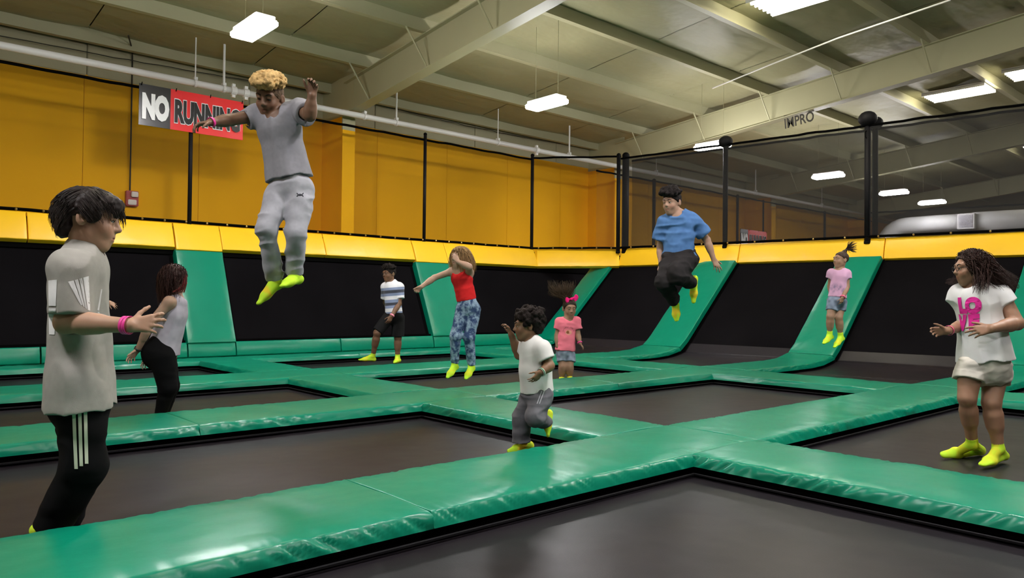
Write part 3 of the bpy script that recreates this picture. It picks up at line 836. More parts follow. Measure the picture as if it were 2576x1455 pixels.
    def sample(s, P):
        g = np.clip((np.asarray(P)-s.lo)/s.h, 0, s.n-1.001); i = np.clip(np.floor(g).astype(int), 0, s.n-2); f = g-i
        r = 0
        for a in (0, 1):
            for b in (0, 1):
                for c in (0, 1):
                    w_ = (f[:, 0] if a else 1-f[:, 0])*(f[:, 1] if b else 1-f[:, 1])*(f[:, 2] if c else 1-f[:, 2])
                    r = r+w_*s.D[i[:, 0]+a, i[:, 1]+b, i[:, 2]+c]
        return r
    def project(s, P, d, reach=.3):
        """move each point along d until it meets the surface"""
        P = np.array(P, float)
        d = (P-np.array([0, 0, CAMZ]))/np.linalg.norm(P-np.array([0, 0, CAMZ]), axis=1, keepdims=True) if d is None else np.tile(nrm(d), (len(P), 1))
        st = s.h*.4; hit = np.zeros(len(P), bool); out = P.copy(); q = P.copy()
        for _ in range(int(reach/st)):
            v = s.sample(q); new = (v < 0) & ~hit; out[new] = q[new]-d[new]*st*.5; hit |= new
            if hit.all(): break
            q = q+d*st
        return out, hit
    def mesh(s):
        D, lo, h = s.D, s.lo, s.h
        I = D < 0
        cs = np.zeros(np.array(D.shape)-1, np.uint8)
        for a in (0, 1):
            for b in (0, 1):
                for c in (0, 1):
                    cs += I[a:D.shape[0]-1+a, b:D.shape[1]-1+b, c:D.shape[2]-1+c]
        cells = np.argwhere((cs > 0) & (cs < 8))
        vid = np.full(cs.shape, -1, np.int32); vid[cells[:, 0], cells[:, 1], cells[:, 2]] = np.arange(len(cells))
        cor = np.array([(a, b, c) for a in (0, 1) for b in (0, 1) for c in (0, 1)])
        val = np.stack([D[cells[:, 0]+a, cells[:, 1]+b, cells[:, 2]+c] for a, b, c in cor], 1)
        acc = np.zeros((len(cells), 3)); cnt = np.zeros(len(cells))
        for i in range(8):
            for j in range(i+1, 8):
                if np.abs(cor[i]-cor[j]).sum() != 1: continue
                cr = (val[:, i] < 0) != (val[:, j] < 0)
                t = np.where(cr, val[:, i]/(val[:, i]-val[:, j]+1e-12), 0)
                acc += np.where(cr[:, None], cor[i]+(cor[j]-cor[i])*t[:, None], 0); cnt += cr
        vs = (cells+acc/cnt[:, None])*h+lo
        fs = []
        for ax in range(3):
            o1, o2 = (ax+1) % 3, (ax+2) % 3
            sl0 = [slice(None)]*3; sl1 = [slice(None)]*3
            sl0[ax] = slice(0, -1); sl1[ax] = slice(1, None)
            e = np.argwhere(I[tuple(sl0)] != I[tuple(sl1)])
            e = e[(e[:, o1] > 0) & (e[:, o2] > 0) & (e[:, o1] < D.shape[o1]-1) & (e[:, o2] < D.shape[o2]-1)]
            def cv(d1, d2):
                q = e.copy(); q[:, o1] -= d1; q[:, o2] -= d2; return vid[q[:, 0], q[:, 1], q[:, 2]]
            quad = np.stack([cv(1, 1), cv(0, 1), cv(0, 0), cv(1, 0)], 1)
            fl = ~I[e[:, 0], e[:, 1], e[:, 2]]
            quad[fl] = quad[fl][:, ::-1]
            fs.append(quad)
        return vs, np.concatenate(fs)

def npmesh(vs, fs, name='m', col=None):
    me = bpy.data.meshes.new(name)
    k = fs.shape[1]
    me.vertices.add(len(vs)); me.vertices.foreach_set('co', np.asarray(vs, np.float32).ravel())
    me.loops.add(len(fs)*k); me.loops.foreach_set('vertex_index', fs.astype(np.int32).ravel())
    me.polygons.add(len(fs)); me.polygons.foreach_set('loop_start', np.arange(0, len(fs)*k, k, dtype=np.int32))
    me.update(calc_edges=True)
    me.validate()
    if col is not None:
        at_ = me.color_attributes.new('Col', 'FLOAT_COLOR', 'POINT')
        c = np.ones((len(vs), 4), np.float32); c[:, :3] = col; at_.data.foreach_set('color', c.ravel())
    return me

def colmat(name, rough=.6, spec=.4, bump=None, sheen=0, sss=0):
    m = mat(name, (.5, .5, .5), rough, spec, bump=bump, sheen=sheen)
    nt = m.node_tree; a = nt.nodes.new('ShaderNodeAttribute'); a.attribute_name = 'Col'
    nt.links.new(a.outputs['Color'], nt.nodes['Principled BSDF'].inputs['Base Color'])
    if sss:
        b = nt.nodes['Principled BSDF']; b.inputs['Subsurface Weight'].default_value = sss
        b.inputs['Subsurface Radius'].default_value = (.012, .005, .003)
        b.inputs['Subsurface Scale'].default_value = 1
    return m
M['skin'] = colmat('skin', .5, .35, [(60, .06, .003, O1)], sss=.15)
M['cloth'] = colmat('jersey_cloth', .9, .1, [(260, .18, .002, O1), (14, .12, .01, O1)])
M['hair'] = colmat('hair', .55, .22, [(110, .4, .004, (1, 1, .18)), (25, .2, .008, (1, 1, .3))])
M['curl'] = colmat('curly_hair', .75, .12, [(120, .6, .008, O1), (45, .4, .01, O1)])
M['sock'] = colmat('knit_sock', .8, .2, [(180, .3, .003, O1)])
M['plastic'] = colmat('coloured_plastic', .35, .5, [(40, .05, .002, O1)])
M['eyew'] = colmat('eye', .15, .6, [(20, .02, .001, O1)])

def cpart(name, vs, fs, m, root, col, **kw):
    vs = np.asarray(vs, float); loc = np.array(root.location)
    if np.ndim(col) == 1: col = np.tile(np.asarray(col, np.float32), (len(vs), 1))
    me = npmesh(vs-loc, np.asarray(fs), name, col)
    me.materials.append(m); me.shade_smooth()
    o = bpy.data.objects.new(name, me); C.objects.link(o); o.parent = root
    return setp(o, **kw)
def cmb(name, mb, m, root, col, **kw):
    """a MB part in world coordinates, with one colour"""
    v = np.array(mb.v); loc = np.array(root.location)
    me = mesh(v-loc, mb.f, name)
    a = me.color_attributes.new('Col', 'FLOAT_COLOR', 'POINT')
    c = np.ones((len(v), 4), np.float32); c[:, :3] = col; a.data.foreach_set('color', c.ravel())
    me.materials.append(m); me.shade_smooth()
    o = bpy.data.objects.new(name, me); C.objects.link(o); o.parent = root
    return setp(o, **kw)

def ribbon(sdf, pts, wdir, width, d, lift=.002, th=.0):
    """strip of cloth laid on a surface: pts are projected along d"""
    pts = np.asarray(pts, float); wdir = nrm(wdir)
    rows = []
    for q in (-.5, 0, .5):
        p, hit = sdf.project(pts+wdir*width*q, d, .5); rows.append(p-(_F if d is None else nrm(d))*lift)
    v = np.concatenate(rows); n = len(pts)
    f = [(r*n+i, r*n+i+1, (r+1)*n+i+1, (r+1)*n+i) for r in range(2) for i in range(n-1)]
    return v, np.array(f)

def tubes(paths, r0, r1, n=3, seed=0):
    """tapered strands: paths (k, m, 3)"""
    paths = np.asarray(paths, float); K, m, _ = paths.shape
    T = np.gradient(paths, axis=1); T /= np.linalg.norm(T, axis=2, keepdims=True)+1e-9
    a = np.where(np.abs(T[..., 2:3]) < .8, np.array([0, 0, 1.]), np.array([1., 0, 0]))
    X = np.cross(T, a); X /= np.linalg.norm(X, axis=2, keepdims=True)+1e-9; Y = np.cross(T, X)
    rr = np.linspace(r0, r1, m)[None, :, None]
    ring = [paths+(X*math.cos(2*PI*k/n)+Y*math.sin(2*PI*k/n))*rr for k in range(n)]
    v = np.stack(ring, 2)                       # K, m, n, 3
    idx = np.arange(K*m*n).reshape(K, m, n)
    f = np.stack([idx[:, :-1], np.roll(idx[:, :-1], -1, 2), np.roll(idx[:, 1:], -1, 2), idx[:, 1:]], -1).reshape(-1, 4)
    return v.reshape(-1, 3), f

class Head:
    def __init__(s, c, f, up, sc):
        s.c = np.asarray(c, float); s.f = nrm(f); up = np.asarray(up, float); s.z = nrm(up-s.f*(up@s.f)); s.x = np.cross(s.f, s.z); s.s = sc
        s.M = np.array([s.x, s.f, s.z])
    def p(s, x, y, z): return s.c+(s.x*x+s.f*y+s.z*z)*s.s
    def loc(s, P): return ((P-s.c)@s.M.T)/s.s
    def add(s, b, neck, nr=.040, smile=False):
        S_ = s.s; E = lambda c, r, k=.02, op='u': b.ell(s.p(*c), s.M, np.array(r)*S_, k*S_, op)
        E((0, -.014, .034), (.074, .094, .079)); E((0, .022, -.030), (.0565, .066, .079), .03)
        b.ball(s.p(0, .061, -.093), .0165*S_, .03*S_); b.ball(s.p(0, .062, -.054), .027*S_, .03*S_)
        for q in (-1, 1):
            b.ball(s.p(q*.033, .056, -.028), .0255*S_, .025*S_)
            b.cone(s.p(q*.046, .0, -.052), s.p(q*.016, .056, -.094), .018*S_, .012*S_, .03*S_)
        b.cone(s.p(-.036, .072, .030), s.p(.036, .072, .030), .017*S_, .017*S_, .02*S_)
        for q in (-1, 1): b.ball(s.p(q*.031, .100, .008), .0165*S_, .014*S_, 's')
        b.cone(s.p(0, .084, .014), s.p(0, .103, -.020), .008*S_, .0115*S_, .012*S_)
        for q in (-1, 1): b.ball(s.p(q*.010, .094, -.024), .0080*S_, .008*S_)
        b.cone(s.p(-.014, .084, -.0535), s.p(.014, .084, -.0535), .0062*S_, .0062*S_, .008*S_)
        b.cone(s.p(-.011, .083, -.0645), s.p(.011, .083, -.0645), .0068*S_, .0068*S_, .009*S_)
        b.cone(s.p(-.020, .091, -.0588), s.p(.020, .091, -.0588), .0022*S_, .0022*S_, .003*S_, 's')
        for q in (-1, 1):                     # lids
            b.cone(s.p(q*.019, .078, -.001), s.p(q*.031, .081, -.0035), .0045*S_, .005*S_, .006*S_); b.cone(s.p(q*.031, .081, -.0035), s.p(q*.043, .074, .0), .005*S_, .004*S_, .006*S_)
            b.cone(s.p(q*.019, .081, .012), s.p(q*.031, .087, .0155), .0055*S_, .006*S_, .006*S_); b.cone(s.p(q*.031, .087, .0155), s.p(q*.043, .078, .011), .006*S_, .005*S_, .006*S_)
            b.ell(s.p(q*.077, -.014, -.004), np.array([nrm(s.x+q*s.f*.35), nrm(s.f-q*s.x*.35), s.z]), np.array((.010, .021, .032))*S_, .008*S_)
            b.ell(s.p(q*.087, -.008, -.002), s.M, np.array((.006, .010, .018))*S_, .006*S_, 's')
        b.cone(s.p(0, -.028, -.045), neck, nr*S_, nr*S_*1.08, .03*S_)
    def skincol(s, P, col):
        L = s.loc(P); c = np.tile(np.asarray(col, float), (len(P), 1))
        lip = (np.abs(L[:, 0]) < .019) & (L[:, 1] > .078) & (L[:, 2] < -.0495) & (L[:, 2] > -.0695)
        c[lip] = c[lip]*np.array([.92, .70, .70])
        ch = np.exp(-((np.abs(L[:, 0])-.04)/.02)**2-((L[:, 2]+.03)/.022)**2)*(L[:, 1] > .04)
        c *= 1-.13*ch[:, None]*np.array([0, 1, 1])
        return c
    def eyes(s, root, browcol, lookdown=.0, closed=False, iris=(.02, .012, .008), glasses=None):
        for q in (-1, 1):
            c = s.p(q*.031, .0755, .006); r = .0118*s.s
            mb = MB(); mb.ball((0, 0, 0), 1, 16)
            v = np.array(mb.v); wv = c+v*r
            dirn = nrm(s.f*1-s.z*lookdown); ang = v@dirn
            col = np.where((ang > .80)[:, None], np.array(iris), np.array((.55, .52, .49))); col = np.where((ang > .975)[:, None], np.array((.004, .004, .004)), col)
            if closed: col[:] = (.03, .02, .015)
            me = mesh(wv-np.array(root.location), mb.f, 'eye')
            a = me.color_attributes.new('Col', 'FLOAT_COLOR', 'POINT'); cc = np.ones((len(v), 4), np.float32); cc[:, :3] = col; a.data.foreach_set('color', cc.ravel())
            me.materials.append(M['eyew']); me.shade_smooth()
            o = bpy.data.objects.new('eye', me); C.objects.link(o); o.parent = root
            P = [s.p(q*(.014+.036*t), .10, .029+.008*math.sin(PI*t*.8)) for t in np.linspace(0, 1, 6)]
            pr, _ = root_sdf[root.name].project(np.array(P)+s.f*.03, -s.f, .09)
            mb = MB(); mb.tube([p+s.f*.0008 for p in pr], [.0022*s.s, .0034*s.s, .0036*s.s, .0032*s.s, .0026*s.s, .0014*s.s], 6)
            # lash line
            cmb('eyebrow', mb, M['hair'], root, browcol)
            mb = MB(); mb.tube([s.p(q*(.019+.024*t), .0905-.008*(2*t-1)**2-.003*t, .0105+.004*math.sin(PI*t)-lookdown*.012) for t in np.linspace(0, 1, 5)], .0014*s.s, 5)
            cmb('eyelash', mb, M['hair'], root, (.01, .007, .005))
        if glasses is not None:
            mb = MB()
            for q in (-1, 1):
                rim = [s.p(q*(.031+.022*math.cos(t)), .104-.006*abs(math.cos(t)), .006+.017*math.sin(t)) for t in np.linspace(0, 2*PI, 17)]
                mb.tube(rim, .0019*s.s, 5, False)
                mb.tube([s.p(q*.053, .100, .010), s.p(q*.074, .06, .012), s.p(q*.080, -.005, .010)], .0018*s.s, 5)
            mb.tube([s.p(-.009, .108, .010), s.p(.009, .108, .010)], .0018*s.s, 5)
            cmb('eyeglasses', mb, M['plastic'], root, glasses, label='dark-rimmed eyeglasses')
root_sdf = {}

def hand(b, w_, fd, pn, L, thumb=1, curl=(15, 25, 20), spread=6, tout=.6, tcurl=0, k=.006):
    """palm, four jointed fingers and a thumb; fd fingers' direction, pn the way the palm faces"""
    w_ = np.asarray(w_, float); fd = nrm(fd); pn = np.asarray(pn, float); pn = nrm(pn-fd*(pn@fd)); sd = np.cross(pn, fd)*thumb
    g = L/.18
    offs = (.031, .011, -.010, -.029); ln = (.073, .081, .075, .059); rad = (.0088, .0092, .0088, .0076)
    base = []
    for i, o in enumerate(offs):
        kn = w_+fd*(.092-.004*abs(i-1)*i)*g+sd*o*g
        b.cone(w_+fd*.012*g+sd*o*.55*g, kn, .0150*g, .0125*g, .014*g, flat=(pn, 1.15)); base.append(kn)
    for i, kn in enumerate(base):
        a = math.radians((1.5-i)*spread); d = nrm(fd*math.cos(a)+sd*math.sin(a)); p = kn; up = pn
        for j, fr in enumerate((.44, .31, .25)):
            c = math.radians(curl[j]+(4*i if j == 0 else 0)); d, up = nrm(d*math.cos(c)+up*math.sin(c)), nrm(up*math.cos(c)-d*math.sin(c))
            q = p+d*ln[i]*fr*g; r0 = rad[i]*g*(1-.10*j); b.cone(p, q, r0, r0*.92, k*g); p = q
    t0 = w_+fd*.024*g+sd*.026*g+pn*.006*g
    d1 = nrm(fd*(1-tout*.5)+sd*tout+pn*.25); t1 = t0+d1*.040*g; b.cone(t0, t1, .0135*g, .0105*g, .012*g)
    d2 = nrm(d1+fd*.35+pn*tcurl); t2 = t1+d2*.032*g; b.cone(t1, t2, .0100*g, .0092*g, k*g)
    d3 = nrm(d2+fd*.2+pn*tcurl); b.cone(t2, t2+d3*.024*g, .0092*g, .0075*g, k*g)

def foot(b, an, heel, toe, s, off=0., k=.02):
    an, heel, toe = [np.asarray(q, float) for q in (an, heel, toe)]
    d = nrm(toe-heel); n = nrm((an-heel)-d*((an-heel)@d)); L = np.linalg.norm(toe-heel)
    ball = heel+d*L*.66+n*.004
    b.cone(an, heel+n*.022*s, .030*s+off, .030*s+off, k*s); b.cone(heel+n*.022*s, ball+n*.014*s, .029*s+off, .036*s+off, k*s, flat=(n, 1.35))
    b.cone(an+d*.01, ball+n*.02*s, .032*s+off, .022*s+off, k*s); b.cone(ball+n*.010*s, toe+n*.008*s, .036*s+off, .021*s+off, k*s, flat=(n, 1.7))
SOCK, SOCKO = np.array((.50, .80, .035)), np.array((.80, .50, .03))
def sock(root, an, heel, toe, knee, s, h, top=.055, blend=.5):
    an, heel, toe, knee = [np.asarray(q, float) for q in (an, heel, toe, knee)]
    b = Sdf(h); foot(b, an, heel, toe, s, .005)
    up = nrm(knee-an); b.cone(an, an+up*top*s, .037*s, .039*s, .012*s, cap=True); b.build()
    v, f = b.mesh(); d = nrm(toe-heel); t = ((v-heel)@d)/np.linalg.norm(toe-heel)
    n = vnoise(v*28, 2)*.25
    mixv = np.clip(np.exp(-((t+n-.62)/.16)**2)*1.1+np.exp(-((t+n*.5-.02)/.12)**2)*.5, 0, 1)*blend
    cpart('sock', v, f, M['sock'], root, SOCK*(1-mixv[:, None])+SOCKO*mixv[:, None])

class Person:
    def __init__(s, D, label, hs, skin, base):
        s.D = D; s.hs = hs; s.skin = np.array(skin)*.72; s.h = min(.0088, max(.0044, .00112*D))
        aim(base); s.J = lambda u, v, dd=0.0: at(u, v, D+dd)
        s.root = empty('person', tuple(base), label, 'person')
        s.b = Sdf(s.h)
    def frame(s, neck, pelvis, front):
        s.neck, s.pel = np.asarray(neck), np.asarray(pelvis); s.up = nrm(s.neck-s.pel); front = np.asarray(front); s.fr = nrm(front-s.up*(front@s.up)); s.lat = np.cross(s.fr, s.up)
        s.axes = np.array([s.lat, s.fr, s.up])
        return s
    def tp(s, t, lat=0, fr=0): return s.pel+(s.neck-s.pel)*t+s.lat*lat+s.fr*fr
    def torso(s, b, dims, off=0., k=.022, to=None, cap=False, frm=.93):
        """dims: {t: (half width, half depth)} along pelvis(0)..neck(1)"""
        ts = sorted(dims, reverse=True)
        pts = [(s.tp(t) if len(dims[t]) == 2 else s.tp(t, 0, dims[t][2]), dims[t][0]+off, dims[t][1]+off) for t in ts]
        b.chain(pts, s.lat, s.fr, k, capend=cap)
    def head(s, u, v, dd, f, up=(0, 1, 0), neckpt=None, nr=.040):
        s.H = Head(s.J(u, v, dd), V(*f), V(*up), s.hs); s.H.add(s.b, s.neck if neckpt is None else neckpt, nr)
    def arm(s, sh, el, wr, r=(.043, .035, .034, .023)):
        s.b.cone(sh, el, r[0], r[1], .03); s.b.cone(el, wr, r[2]*1.05, r[3], .015)
        m = np.asarray(el)+(np.asarray(wr)-np.asarray(el))*.3; s.b.cone(m, m+(np.asarray(wr)-m)*.3, r[2]*1.08, r[2]*.9, .02)
    def leg(s, hip, kn, an, r=(.075, .05, .048, .03)):
        hip, kn, an = [np.asarray(q) for q in (hip, kn, an)]
        s.b.cone(hip, kn, r[0], r[1], .04); s.b.cone(kn, an, r[2], r[3], .02)
        c = kn+(an-kn)*.28; s.b.cone(c, c+(an-kn)*.2, r[2]*1.08, r[2]*.95, .03)
    def body(s, lipless=False):
        s.b.build(); root_sdf[s.root.name] = s.b
        v, f = s.b.mesh()
        c = s.H.skincol(v, s.skin); c *= (1+.05*vnoise(v*35, 1))[:, None]
        cpart('body', v, f, M['skin'], s.root, c)
    def cloth(s, name, b, col, folds=(), m='cloth', **kw):
        b.folds += list(folds); b.build(); v, f = b.mesh()
        c = col(v) if callable(col) else col
        o = cpart(name, v, f, M[m], s.root, c, **kw); return b
    def bracelet(s, el, wr, col, t=.93, r=.027, wd=.012, name='wristband', n=1):
        el, wr = np.asarray(el), np.asarray(wr); d = nrm(wr-el); mb = MB()
        for i in range(n):
            c = el+(wr-el)*(t-.05*i); a = nrm(np.cross(d, (0.3, .2, .9))); bb = np.cross(d, a); k = 18
            v = []; f = []
            for j in range(k):
                q = a*math.cos(2*PI*j/k)+bb*math.sin(2*PI*j/k)
                v += [c+q*r-d*wd/2, c+q*r+d*wd/2, c+q*(r+.002)+d*wd/2, c+q*(r+.002)-d*wd/2]
            for j in range(k):
                e = (j+1) % k
                for z in range(4): f.append((j*4+z, e*4+z, e*4+(z+1) % 4, j*4+(z+1) % 4))
            mb.add(v, f)
        cmb(name, mb, M['plastic'], s.root, col)

def hairvol(P, col, thick=.014, line=((0, .086, .066), (0, -.68, .73)), extra=(), nz=(.004, 40), curls=0, curlr=.016, curlbox=None, seed=0, m='hair', cuts=()):
    """scalp cap of hair cut along a hairline plane, with extra lumps (head coordinates)"""
    H = P.H; S_ = H.s; b = Sdf(max(.0038, P.h*.8))
    b.ell(H.p(0, -.014, .034), H.M, np.array((.074+thick, .094+thick, .079+thick))*S_, 0)
    p0, n0 = line
    b.plane(H.p(*p0), -(H.x*n0[0]+H.f*n0[1]+H.z*n0[2]))
    for c, r, k in extra: b.ell(H.p(*c), H.M, np.array(r)*S_, k*S_)
    for c, r, k in cuts: b.ell(H.p(*c), H.M, np.array(r)*S_, k*S_, 's')
    if curls:
        rg = np.random.default_rng(seed); n = 0
        x0, y0, z0, rx, ry, rz, zmin = curlbox
        while n < curls:
            q = nrm(rg.normal(size=3)); c = np.array((x0, y0, z0))+q*np.array((rx, ry, rz))*(.9+.2*rg.random())
            if c[2] < zmin(c[1]): continue
            b.ball(H.p(*c), curlr*S_*(.7+.6*rg.random()), .006*S_); n += 1
    b.folds.append((nz[0]*S_, (nz[1]/S_, nz[1]/S_, nz[1]*.3/S_), H.M, 3)); b.folds.append((nz[0]*.6*S_, (nz[1]*2.2/S_,)*3, H.M, 4))
    b.build(); v, f = b.mesh()
    c = np.asarray(col)*(1+.35*vnoise(v@H.M.T*np.array((90, 90, 25))/S_, 5))[:, None] if np.ndim(col) == 1 else col
    cpart('hair', v, f, M[m], P.root, np.clip(c, 0, 1)); return b
def strandhair(P, paths, r0, r1, col, name='hair_strands', var=.3, seed=0):
    v, f = tubes(paths, r0, r1); K = len(paths); per = len(v)//K
    rg = np.random.default_rng(seed); c = np.repeat(np.asarray(col)[None]*(1+var*(rg.random((K, 1))*2-1)), per, 0)
    cpart(name, v, f, M['hair'], P.root, np.clip(c, 0, 1))
PINK = (.85, .05, .33)

def bandmat(name, bands):
    """cloth whose stripes follow the height value stored on the vertices"""
    m = mat(name, (.5, .5, .5), .85, .2, bump=[(260, .18, .002, O1), (14, .12, .01, O1)], sheen=.15)
    nt = m.node_tree; a = nt.nodes.new('ShaderNodeAttribute'); a.attribute_name = 'Col'
    r = nt.nodes.new('ShaderNodeValToRGB'); r.color_ramp.interpolation = 'CONSTANT'
    e = r.color_ramp.elements
    e[0].position = 0; e[0].color = (*bands[0][1], 1); e[1].position = bands[1][0]; e[1].color = (*bands[1][1], 1)
    for p, c in bands[2:]: q = e.new(p); q.color = (*c, 1)
    nt.links.new(a.outputs['Fac'], r.inputs[0]); nt.links.new(r.outputs[0], nt.nodes['Principled BSDF'].inputs['Base Color'])
    return m

def patch(P, b, name, quad, col, dd=-.35, n=14, lift=.0025, label=None):
    """four-cornered piece of print laid on a cloth surface (corners given clockwise in photograph pixels)"""
    c = [P.J(*q, dd) for q in quad]; t = np.linspace(0, 1, n); pts = []
    for a in t:
        for e in t: pts.append((c[0]*(1-e)+c[1]*e)*(1-a)+(c[3]*(1-e)+c[2]*e)*a)
    pr, hit = b.project(np.array(pts), None, .9)
    f = [(i*n+j, i*n+j+1, (i+1)*n+j+1, (i+1)*n+j) for i in range(n-1) for j in range(n-1)]
    f = np.array([q for q in f if hit[list(q)].all()])
    if not len(f): return
    cpart(name, pr-_F*lift, f, M['cloth'], P.root, col, label=label)
def G(u, v, z=0.0):
    q = _F+(u-1288)/FPX*_R-(v-727.5)/FPX*_U
    return q*((z-CAMZ)/q[2])+np.array([0, 0, CAMZ])
def inpoly(x, y, poly):
    r = np.zeros(len(x), bool); n = len(poly)
    for i in range(n):
        x1, y1 = poly[i]; x2, y2 = poly[(i+1) % n]
        c = ((y1 > y) != (y2 > y)) & (x < (x2-x1)*(y-y1)/(y2-y1+1e-12)+x1); r ^= c
    return r
LIGHTSK, TANSK, BROWNSK = (.56, .33, .22), (.42, .235, .145), (.27, .14, .08)
FOLD = lambda P, a=.006, f=9: [(a*.9, (f, f, f*.35), P.axes, 1), (a*.75, (f*1.1, f*1.1, f*.38), P.axes, 12), (a*.4, (f*2.1, f*2.1, f), P.axes, 2)]
FOLDH = lambda P, a=.006, f=9: [(a*.8, (f*.5, f*.5, f*1.5), P.axes, 1), (a*.7, (f*.7, f*.7, f*1.7), P.axes, 13), (a*.5, (f*2, f*2, f*2.4), P.axes, 2)]
def sleeve(b, sh, end, r0, r1, k=.035): b.cone(sh, end, r0, r1, k, cap=True)
def hollow(b, a, e, r0, r1):
    """scoop the inside out of a cuff or hem so that it ends in an edge"""
    a, e = np.asarray(a), np.asarray(e); d = nrm(e-a); b.cone(e-d*.035, e+d*.05, r0, r1, .004, 's')
def collar(P, b, r=.062, lo=.93):
    b.cone(P.tp(lo), P.tp(1.12)+P.fr*.02, r*P.hs*.80, r*P.hs*1.0, .012, 's')
def pant(b, hip, kn, an, r, k=.03, cut=None):
    hip, kn, an = [np.asarray(q) for q in (hip, kn, an)]
    b.cone(hip, kn, r[0], r[1], k)
    b.cone(kn, an, r[1]*.98, r[2], k, cap=True)
def scalp(H, n, seed, zmin=.02, ymax=.06, r=(.076, .098, .082)):
    rg = np.random.default_rng(seed); o = []
    while len(o) < n:
        q = nrm(rg.normal(size=3)); c = np.array((0, -.014, .034))+q*np.array(r)
        if c[2] < zmin+c[1]*.4 or c[1] > ymax: continue
        o.append((H.p(*c), H.x*q[0]+H.f*q[1]+H.z*q[2], q))
    return o
def bez(p0, p1, p2, p3, m=9):
    t = np.linspace(0, 1, m)[:, None]
    return (1-t)**3*p0+3*(1-t)**2*t*p1+3*(1-t)*t*t*p2+t**3*p3

# ---- boy in grey at left, in front
P = Person(3.51, 'boy at left in loose grey T-shirt and black striped track trousers, hand held out', 1.21, LIGHTSK, G(125, 1348)); J = P.J
P.frame(J(209, 640), J(200, 992), V(1, 0, .10))
P.torso(P.b, {0: (.14, .10), .35: (.12, .09), .75: (.14, .085, -.012), .93: (.095, .06)})
sa, sb = J(182, 676, -.17), J(212, 672, .16)
el, wr = J(166, 812, -.20), J(326, 819, -.25)
P.b.cone(P.tp(.9), sa, .075, .06, .05); P.b.cone(P.tp(.9), sb, .075, .06, .05)
P.arm(sa, el, wr, (.054, .048, .047, .031))
el2, wr2 = J(216, 805, .20), J(224, 905, .16); P.arm(sb, el2, wr2, (.052, .042, .042, .029))
hand(P.b, wr, V(1, .10, .02), V(.1, -.15, -1), .172, -1, (12, 26, 20), 11, .75, .1)
hand(P.b, wr2, V(.1, -1, 0), V(.2, 0, 1), .165, 1)
P.head(228, 555, 0, (.96, -.16, .22), nr=.042)
k1, a1, k2, a2 = J(215, 1172, -.075), J(126, 1326, -.05), J(209, 1168, .10), J(152, 1328, .12)
h1, h2 = J(201, 1000, -.068), J(199, 1000, .075)
P.leg(h1, k1, a1, (.10, .07, .062, .04)); P.leg(h2, k2, a2, (.10, .07, .062, .04))
F1 = (a1, J(96, 1347, -.05), J(188, 1368, -.07)); F2 = (a2, J(125, 1347, .14), J(213, 1362, .12))
foot(P.b, *F1, 1.05); foot(P.b, *F2, 1.05)
P.body()
P.H.eyes(P.root, (.02, .012, .008), .5)
b = Sdf(P.h)
P.torso(b, {.97: (.115, .075), .78: (.172, .112, -.012), .45: (.170, .124, -.004), .1: (.195, .140), -.075: (.210, .150)}, cap=True)
b.cone(P.tp(.9), sa, .085, .082, .05); b.cone(P.tp(.9), sb, .085, .08, .05)
se = J(180, 786, -.195); sleeve(b, sa, se, .078, .082, .03); sleeve(b, sb, J(214, 775, .19), .075, .075, .03)
b.cone(P.tp(1.02)+P.fr*.035, P.tp(1.25)+P.fr*.02, .062, .085, .012, 's'); hollow(b, sa, se, .058, .066)

def tee1(v): return np.array((.315, .30, .275))*(1+.05*vnoise(v*60, 3))[:, None]
b = P.cloth('t_shirt', b, tee1, FOLD(P, .014, 8))
WH = (.72, .71, .71)
for quad in (((172, 709), (186, 706), (208, 768), (204, 768)), ((189, 705), (197, 703), (214, 774), (210, 772)), ((200, 702), (207, 700), (220, 778), (216, 776)), ((210, 699), (224, 695), (228, 782), (222, 780))):
    patch(P, b, 'sleeve_print', quad, WH, label='white printed block on the sleeve')
patch(P, b, 'back_print', ((122, 706), (144, 704), (141, 770), (123, 770)), WH, label='white printed block on the back'); patch(P, b, 'back_print', ((123, 776), (141, 776), (138, 842), (124, 842)), WH)
patch(P, b, 'front_print', ((255, 728), (258, 728), (250, 782), (246, 780)), WH, label='thin white print line on the front'); patch(P, b, 'front_print', ((246, 786), (250, 784), (259, 806), (255, 808)), WH)
b = Sdf(P.h); P.torso(b, {.2: (.15, .13), -.02: (.165, .145)}); pant(b, h1, k1, J(128, 1330, -.05), (.098, .094, .080)); pant(b, h2, k2, J(152, 1330, .12), (.106, .09, .076))
b = P.cloth('track_trousers', b, (.0035, .0035, .004), FOLDH(P, .008, 7))
for (ua, va, ub, vb) in ((186, 1000, 192.5, 1180), (201, 1000, 205.5, 1173), (215.5, 1000, 219, 1167)):
    ts = np.linspace(0, 1, 26); pts = np.array([J(ua+(ub-ua)*t**1.3, va+(vb-va)*t, -.35) for t in ts])
    v, f = ribbon(b, pts, _R, .0150, None, .003); cpart('side_stripe', v, f, M['cloth'], P.root, (.50, .54, .42), label='white stripe down the trouser leg')
for q, kk in ((F1, k1), (F2, k2)): sock(P.root, *q, kk, 1.05, P.h)
P.bracelet(el, wr, PINK, .985, .039, .013, n=2)
hairvol(P, (.013, .007, .006), .020, ((0, .088, .060), (0, -.42, .90)), [((0, .062, .075), (.070, .046, .036), .02), ((.022, .084, .050), (.034, .022, .034), .015), ((0, -.075, -.020), (.062, .046, .055), .02), ((0, -.088, -.050), (.045, .026, .040), .02), ((.074, .02, .012), (.014, .030, .030), .01), ((-.074, .02, .012), (.014, .03, .03), .01)], nz=(.006, 34))
pth = []
